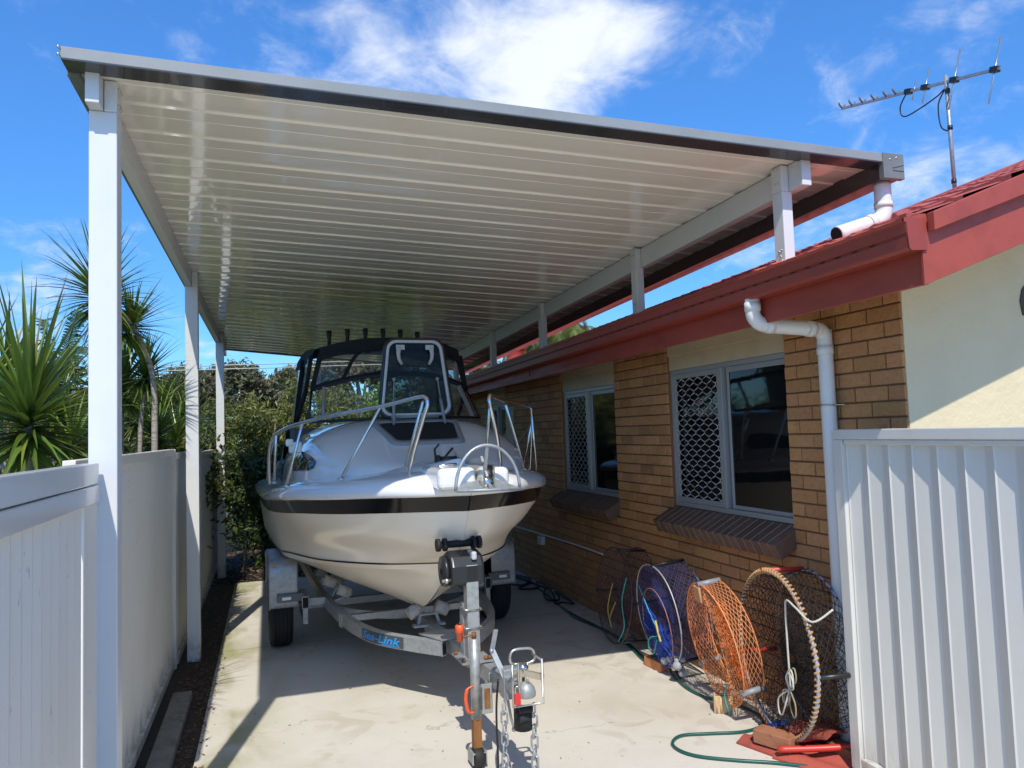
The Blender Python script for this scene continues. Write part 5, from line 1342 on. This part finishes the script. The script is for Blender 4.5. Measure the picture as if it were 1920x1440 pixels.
def dracaena(label, trunk, heads, seed, tmat=bark_pale, tr=(.045, .03)):
    rn = random.Random(seed); b = trunk[0]
    t = thing('dracaena_tree', label, 'tree', (b.x, b.y, b.z))
    m = MB(); pts = smooth_pts(trunk, 6); m.tube(pts, [lerp(tr[0], tr[1], i/(len(pts)-1)) for i in range(len(pts))], 8); tk = m.build('trunk', tmat, t)
    for (c, L_, w, n_, ax_, lo, dr) in heads:
        m = MB(); head(m, c, L_, w, n_, rn, ax_, lo, 1.0, dr); m.build('crown', leaf_sword, t)
Z = Vector((0, 0, 1))
def gnd(p): return Vector((p.x, p.y, -.06))
a = at(195, 575, 6.6); k1 = at(268, 650, 6.7); k2 = at(288, 720, 6.8); k3 = at(290, 860, 6.8)
dracaena('tall crooked dracaena with a spiky crown behind the first carport post', [gnd(k3), k3, k2, k1, at(232, 590, 6.6), a], [(a, .58, .044, 190, Vector((-.25, 0, 1)), -.8, .95), (at(240, 625, 6.7), .46, .036, 90, Vector((.45, 0, 1)), -.5, .7)], 1, tr=(.028, .017))
b = at(52, 815, 4.7)
dracaena('large dark spiky dracaena nearest the left edge above the gate', [gnd(b), at(50, 870, 4.7), b], [(b, .80, .044, 190, Vector((.02, 0, 1)), -.6, .62)], 2, tr=(.04, .03))
b = at(-60, 800, 5.6)
dracaena('spiky dracaena half outside the left edge of the photo', [gnd(b), b], [(b, .75, .045, 110, Z, -.4, .45)], 3)
b = at(225, 745, 7.2)
dracaena('upright dracaena just right of the first carport post', [gnd(b), b], [(b, .62, .045, 130, Vector((.05, 0, 1)), -.55, .5)], 4)
b = at(292, 830, 7.8); b2 = at(330, 840, 8.4)
dracaena('short dracaena with two leafy heads over the middle fence panel', [gnd(b), b], [(b, .50, .04, 100, Vector((.1, 0, 1)), -.5, .5), (b2, .50, .038, 90, Z, -.4, .5)], 5)
b = at(130, 850, 6.2)
dracaena('low bright dracaena tuft behind the gate beside the first post', [gnd(b), b], [(b, .42, .036, 90, Vector((.2, 0, 1)), -.5, .6)], 6)

b = at(262, 790, 8.6); b2 = at(300, 770, 9.2)
dracaena('leafy double dracaena behind the crooked trunk', [gnd(b), b], [(b, .55, .042, 110, Vector((-.1, 0, 1)), -.6, .6), (b2, .50, .042, 100, Vector((.15, 0, 1)), -.6, .6)], 7)
b = at(352, 800, 9.5)
dracaena('dracaena head just left of the second carport post', [gnd(b), b], [(b, .50, .040, 100, Vector((-.1, 0, 1)), -.5, .6)], 8)
b = at(10, 740, 6.4)
dracaena('tall dracaena behind the large one at the left edge', [gnd(b), b], [(b, .62, .045, 110, Vector((.1, 0, 1)), -.5, .6)], 9)
b = at(105, 790, 7.4)
dracaena('dracaena between the large one and the first post', [gnd(b), b], [(b, .55, .042, 110, Vector((.1, 0, 1)), -.6, .7)], 10)
b = at(272, 715, 6.95)
dracaena('small spiky dracaena head crossing the crooked trunk', [gnd(at(262, 860, 6.95)), at(262, 860, 6.95), b], [(b, .44, .036, 110, Vector((.1, 0, 1)), -.6, .8)], 11, tr=(.022, .016))
def leaf_cloud(m, blobs, n_, size, rnd_, aspect=.30, hang=.3, tones=(.55, 1.35), shell=.55):
    tot = sum(r[0]*r[1]*r[2] for _, r in blobs); 
    for c, r in blobs:
        k = int(n_*(r[0]*r[1]*r[2])/tot)+1
        # clumps inside the blob
        cl = []
        for _ in range(max(6, k//45)):
            d = Vector((rnd_.gauss(0, 1), rnd_.gauss(0, 1), rnd_.gauss(0, 1))).normalized(); q = rnd_.uniform(shell, 1.0)
            cl.append((Vector((c[0]+d.x*r[0]*q, c[1]+d.y*r[1]*q, c[2]+d.z*r[2]*q)), rnd_.uniform(*tones), rnd_.uniform(.14, .30)))
        for i in range(k):
            cc, tn, cr = cl[rnd_.randrange(len(cl))]; cr *= (r[0]+r[1]+r[2])/3
            p = cc+Vector((rnd_.gauss(0, cr), rnd_.gauss(0, cr), rnd_.gauss(0, cr)*.8))
            d = Vector((rnd_.gauss(0, 1), rnd_.gauss(0, 1), rnd_.gauss(0, .7)-hang)).normalized(); sd = d.orthogonal().normalized(); w_ = d.cross(sd); a_ = rnd_.uniform(0, 6.28); sd = sd*cos(a_)+w_*sin(a_)
            l = size*rnd_.uniform(.6, 1.35); t = tn*rnd_.uniform(.8, 1.2)
            m.add([p-d*l*.5, p+sd*l*aspect*.5, p+d*l*.5, p-sd*l*aspect*.5], [(0, 1, 2, 3)], (t, t*rnd_.uniform(.94, 1.05), t*rnd_.uniform(.8, 1.1)))
def limbs(m, base, tops, r0, rnd_):
    for tp in tops:
        mid = base.lerp(tp, .5)+Vector((rnd_.uniform(-.15, .15), rnd_.uniform(-.15, .15), .1))
        pts = smooth_pts([base, base.lerp(mid, .5), mid, tp], 4); m.tube(pts, [lerp(r0, r0*.25, i/(len(pts)-1)) for i in range(len(pts))], 6)
def tree(name, label, cat, base, blobs, n_, size, leaf, bk, seed, r0=.06, aspect=.30, hang=.3, tones=(.55, 1.35), group=None, fork=.35):
    rn = random.Random(seed); t = thing(name, label, cat, tuple(base), 0, group); base = Vector(base)
    cen = Vector((sum(c[0] for c, _ in blobs)/len(blobs), sum(c[1] for c, _ in blobs)/len(blobs), sum(c[2] for c, _ in blobs)/len(blobs)))
    fk = base.lerp(cen, fork); fk.x = lerp(base.x, fk.x, .5)
    m = MB(); m.tube([base, base.lerp(fk, .5)+Vector((.02, 0, 0)), fk], [r0*1.25, r0*1.05, r0*.95], 8)
    limbs(m, fk, [Vector(c) for c, _ in blobs]+[Vector((c[0], c[1], c[2]+r[2]*.6)) for c, r in blobs], r0*.7, rn); m.build('trunk', bk, t)
    m = MB(); leaf_cloud(m, blobs, n_, size, rn, aspect, hang, tones); m.build('crown', leaf, t); return t
# dense hedge shrubs at the end of the driveway
def shr(px0, px1, ptop, Y, label, leaf, seed, n_=6500, size=.13, zlow=.2, **kw):
    A = at(px0, 800, Y); B = at(px1, 800, Y); zt = at((px0+px1)/2, ptop, Y).z; cx = (A.x+B.x)/2; hw = abs(B.x-A.x)/2
    blobs = []; rn = random.Random(seed); zz = zlow
    while zz < zt-.3:
        q = zz/zt; hw_ = hw*(1.0 if q < .6 else lerp(1, .55, (q-.6)/.4))
        blobs.append(((cx+rn.uniform(-.2, .2)*hw, Y+rn.uniform(-.2, .2), zz+.25), (hw_*rn.uniform(.8, 1.05), .55, .42))); zz += .42
    return tree('tall_shrub', label, 'shrub', (cx, Y, -.06), blobs, n_, size, leaf, bark, seed, .05, kw.get('aspect', .2), kw.get('hang', .6), kw.get('tones', (.5, 1.5)), kw.get('group'), .2)
shr(428, 520, 752, 15.1, 'tall olive green shrub just right of the third carport post', leaf_hedge, 21, 7500, zlow=.75)
shr(500, 600, 722, 15.4, 'tall olive green shrub left of the boat canopy', leaf_hedge, 22, 8500, zlow=.3)
shr(590, 690, 745, 15.7, 'olive shrub seen through the left of the windscreen', leaf_hedge, 23, 6500, zlow=.6)
shr(665, 780, 748, 15.2, 'bright green shrub seen through the windscreen centre', leaf_light, 24, 5500, .14, zlow=.6, aspect=.35)
shr(770, 900, 725, 16.1, 'green shrub behind the right of the boat canopy', leaf_hedge, 25, 6000, zlow=.6)
shr(370, 440, 770, 15.5, 'olive shrub behind the far end of the left fence', leaf_hedge, 26, 5000, zlow=.4)
for i, (px, Y, w_, h_) in enumerate(((475, 13.9, .55, 1.5), (540, 14.0, .6, 1.7), (620, 14.2, .7, 1.6), (720, 14.2, .7, 1.5), (820, 14.3, .7, 1.5))):
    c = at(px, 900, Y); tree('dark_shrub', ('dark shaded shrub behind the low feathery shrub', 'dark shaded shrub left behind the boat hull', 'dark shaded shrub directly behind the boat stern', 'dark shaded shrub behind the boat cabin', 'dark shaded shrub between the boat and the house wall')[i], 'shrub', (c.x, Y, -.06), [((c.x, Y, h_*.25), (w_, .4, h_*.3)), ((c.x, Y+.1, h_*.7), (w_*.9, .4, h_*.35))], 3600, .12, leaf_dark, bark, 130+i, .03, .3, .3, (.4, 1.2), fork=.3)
tree('small_shrub', 'low dark feathery shrub with a pale stem beside the third post', 'shrub', (at(458, 1060, 11.9).x, 11.9, -.03), [((at(452, 870, 11.9).x, 11.9, at(452, 870, 11.9).z-.1), (.17, .22, .3)), ((at(462, 950, 11.9).x, 11.9, at(462, 950, 11.9).z), (.20, .22, .28))], 2600, .07, leaf_dark, bark_pale, 27, .022, .22, .2, (.6, 1.5), fork=.75)
tree('small_shrub', 'small bright green weed at the end of the slab', 'shrub', (at(482, 1062, 11.9).x, 11.9, -.03), [((at(482, 1055, 11.9).x, 11.9, .10), (.14, .14, .10))], 350, .06, leaf_dark, bark, 28, .008, .4, 0, (1, 1.8))
# far gum trees
for i, (px, pt, Y, w_, lab) in enumerate(((330, 705, 30, 1.5, 'distant gum tree above the spiky dracaena heads'), (395, 690, 28, 1.0, 'distant gum tree between the second and third carport posts'), (455, 686, 31, 1.5, 'tallest distant brown green gum tree right of the third post'),
                                    (525, 702, 33, 1.4, 'distant gum tree with a gap of sky before the canopy'), (578, 690, 29, 1.0, 'distant grey green gum tree touching the canopy edge'), (690, 655, 24, 1.3, 'gum tree with a pale straight trunk seen through the windscreen'),
                                    (800, 690, 30, 1.6, 'distant gum tree behind the right of the canopy'), (915, 672, 27, 1.5, 'distant gum tree beside the red roof vent'), (250, 720, 32, 1.7, 'distant gum tree behind the first post'), (120, 740, 30, 2.0, 'distant gum tree far to the left'))):
    tp = at(px, pt, Y); z = tp.z; blobs = []; rn = random.Random(40+i)
    for k in range(7): blobs.append(((tp.x+rn.uniform(-.8, .8)*w_, Y+rn.uniform(-.8, .8), z-rn.uniform(.35, 2.6)), (w_*rn.uniform(.35, .65), .8, rn.uniform(.35, .6))))
    blobs.append(((tp.x, Y, z-.45), (w_*.5, .6, .45)))
    tree('gum_tree', lab, 'tree', (tp.x, Y, -.06), blobs, 7500, .24, leaf_gum, bark_pale, 60+i, .16 if i == 5 else .10, .28, .5, (.45, 1.35), 'gum trees far behind the fence', .5)
# undergrowth behind the left fence
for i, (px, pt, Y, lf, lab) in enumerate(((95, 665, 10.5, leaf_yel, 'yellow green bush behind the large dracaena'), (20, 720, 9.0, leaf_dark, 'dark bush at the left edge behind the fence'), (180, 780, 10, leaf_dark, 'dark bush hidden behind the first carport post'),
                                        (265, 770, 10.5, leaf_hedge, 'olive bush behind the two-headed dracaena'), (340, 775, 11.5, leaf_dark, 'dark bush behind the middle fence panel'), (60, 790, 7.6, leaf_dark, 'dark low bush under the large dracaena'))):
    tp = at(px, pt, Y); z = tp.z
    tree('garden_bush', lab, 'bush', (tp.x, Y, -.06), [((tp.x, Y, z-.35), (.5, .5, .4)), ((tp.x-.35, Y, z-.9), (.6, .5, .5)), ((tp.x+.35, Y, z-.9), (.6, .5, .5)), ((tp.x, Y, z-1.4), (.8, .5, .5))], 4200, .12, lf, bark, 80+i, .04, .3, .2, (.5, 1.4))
# unseen trees added left of the frame : the windows and the roof sheets mirror them
for i, (x, y, z) in enumerate(((-3.9, 4.2, 3.2), (-4.4, 6.6, 3.6), (-4.0, 9.0, 3.0))):
    tree('unseen_tree', 'unseen leafy green tree added left of the dracaenas for reflections', 'tree', (x, y, -.06), [((x, y, z-.7), (.9, .9, .7)), ((x+.4, y+.5, z-1.5), (.8, .9, .7)), ((x-.2, y-.6, z-1.6), (.8, .8, .7))], 2600, .2, leaf_light if i == 1 else leaf_hedge, bark, 95+i, .08, .3, .3, (.6, 1.4), 'unseen trees added beyond the left edge')
# banana-like fronds behind the dracaena
def frond(m, pts, wmax, slits, rnd_, tone=1.0, leaflet=False, droop=.5):
    P_ = smooth_pts(pts, 8); n_ = len(P_)
    for i in range(n_-1):
        q = i/(n_-1); t = (P_[i+1]-P_[i]).normalized(); sd = t.cross(Vector((0, 0, 1))); 
        if sd.length < .05: sd = Vector((1, 0, 0))
        sd.normalize(); w_ = wmax*sin(pi*min(1, .12+q*.95))**.6
        for sg in (1, -1):
            for k in range(slits):
                p = P_[i].lerp(P_[i+1], (k+.1)/slits); p2 = P_[i].lerp(P_[i+1], (k+.9)/slits); tt = tone*rnd_.uniform(.75, 1.25); dr = rnd_.uniform(.5, 1.2)*droop
                e = (sd*sg+t*.55).normalized()*w_*rnd_.uniform(.85, 1.1); e1 = e*.5+Vector((0, 0, -dr*w_*.15)); e2 = e+Vector((0, 0, -dr*w_*.6))
                if leaflet: m.add([p, p2, p2.lerp(p, .2)+e1, p+e1, p.lerp(p2, .5)+e2], [(0, 1, 2, 3), (3, 2, 4)], (tt, tt, tt*.9))
                else: m.add([p, p2, p2+e1, p+e1, p2+e2, p+e2], [(0, 1, 2, 3), (3, 2, 4, 5)], (tt, tt, tt*.9))
    m.tube(P_, [.014*(1-.8*i/(n_-1)) for i in range(n_)], 5, tone=1.0)
bt = at(108, 720, 9.5); t = thing('banana_plant', 'broad leaved banana plant rising behind the large dracaena', 'plant', (bt.x, 9.5, -.06)); rn = random.Random(77)
m = MB(); m.tube([(bt.x, 9.5, -.06), (bt.x, 9.5, bt.z)], [.09, .05], 10); m.build('stem', leaf_hedge, t)
for tp in ((148, 585), (80, 600), (150, 650), (60, 660)):
    m = MB(); e = at(tp[0], tp[1], 9.4); frond(m, [bt, bt.lerp(e, .55)+Vector((0, 0, .05)), e, e+Vector((.10, -.05, -.10))], .17, 3, rn, 1.0, False, .5); m.build('leaf', leaf_ban, t)
# palms behind the house roof
def palm(label, cpx, Y, nfr, L_, seed, w_=.42):
    rn = random.Random(seed); c = at(cpx[0], cpx[1], Y); t = thing('feather_palm', label, 'palm', (c.x, Y, -.06))
    m = MB(); m.tube([(c.x, Y, -.06), (c.x+.05, Y, c.z*.5), tuple(c)], [.14, .11, .08], 10); m.build('trunk', bark_pale, t)
    m = MB()
    for i in range(nfr):
        az = i*2.4+rn.uniform(-.3, .3); el = lerp(1.3, .1, i/nfr); d = Vector((cos(az)*cos(el), sin(az)*cos(el), sin(el))); l = L_*rn.uniform(.8, 1.1)
        p1 = c+d*l*.4; p2 = c+Vector((d.x, d.y, d.z*.75))*l*.75+Vector((0, 0, -.10*l)); p3 = c+Vector((d.x, d.y, d.z*.4))*l+Vector((0, 0, -.36*l))
        frond(m, [c, p1, p2, p3], w_, 4, rn, rn.uniform(.8, 1.2), True, 1.5)
    m.build('crown', leaf_palm, t)
palm('golden feathery palm behind the tiled roof right of the third post', (1050, 640), 15.5, 22, 1.25, 5)
palm('smaller drooping palm behind the roof beside the vent', (1005, 668), 17.0, 14, 1.0, 6, .35)
# power cables
for k, (pa, pb, lab) in enumerate((((200, 692), (960, 668), 'upper power cable crossing the sky behind the gum trees'), ((200, 699), (960, 676), 'lower power cable crossing behind the gum trees'))):
    a = at(*pa, 22); b = at(*pb, 22); m = MB(); d = b-a
    m.tube([a-d*1.5+d*4*q/10+Vector((0, 0, .10*((q/10-.5)*2)**2)) for q in range(11)], .016, 5)
    tag(m.build('power_cable', power_m), lab, 'cable')
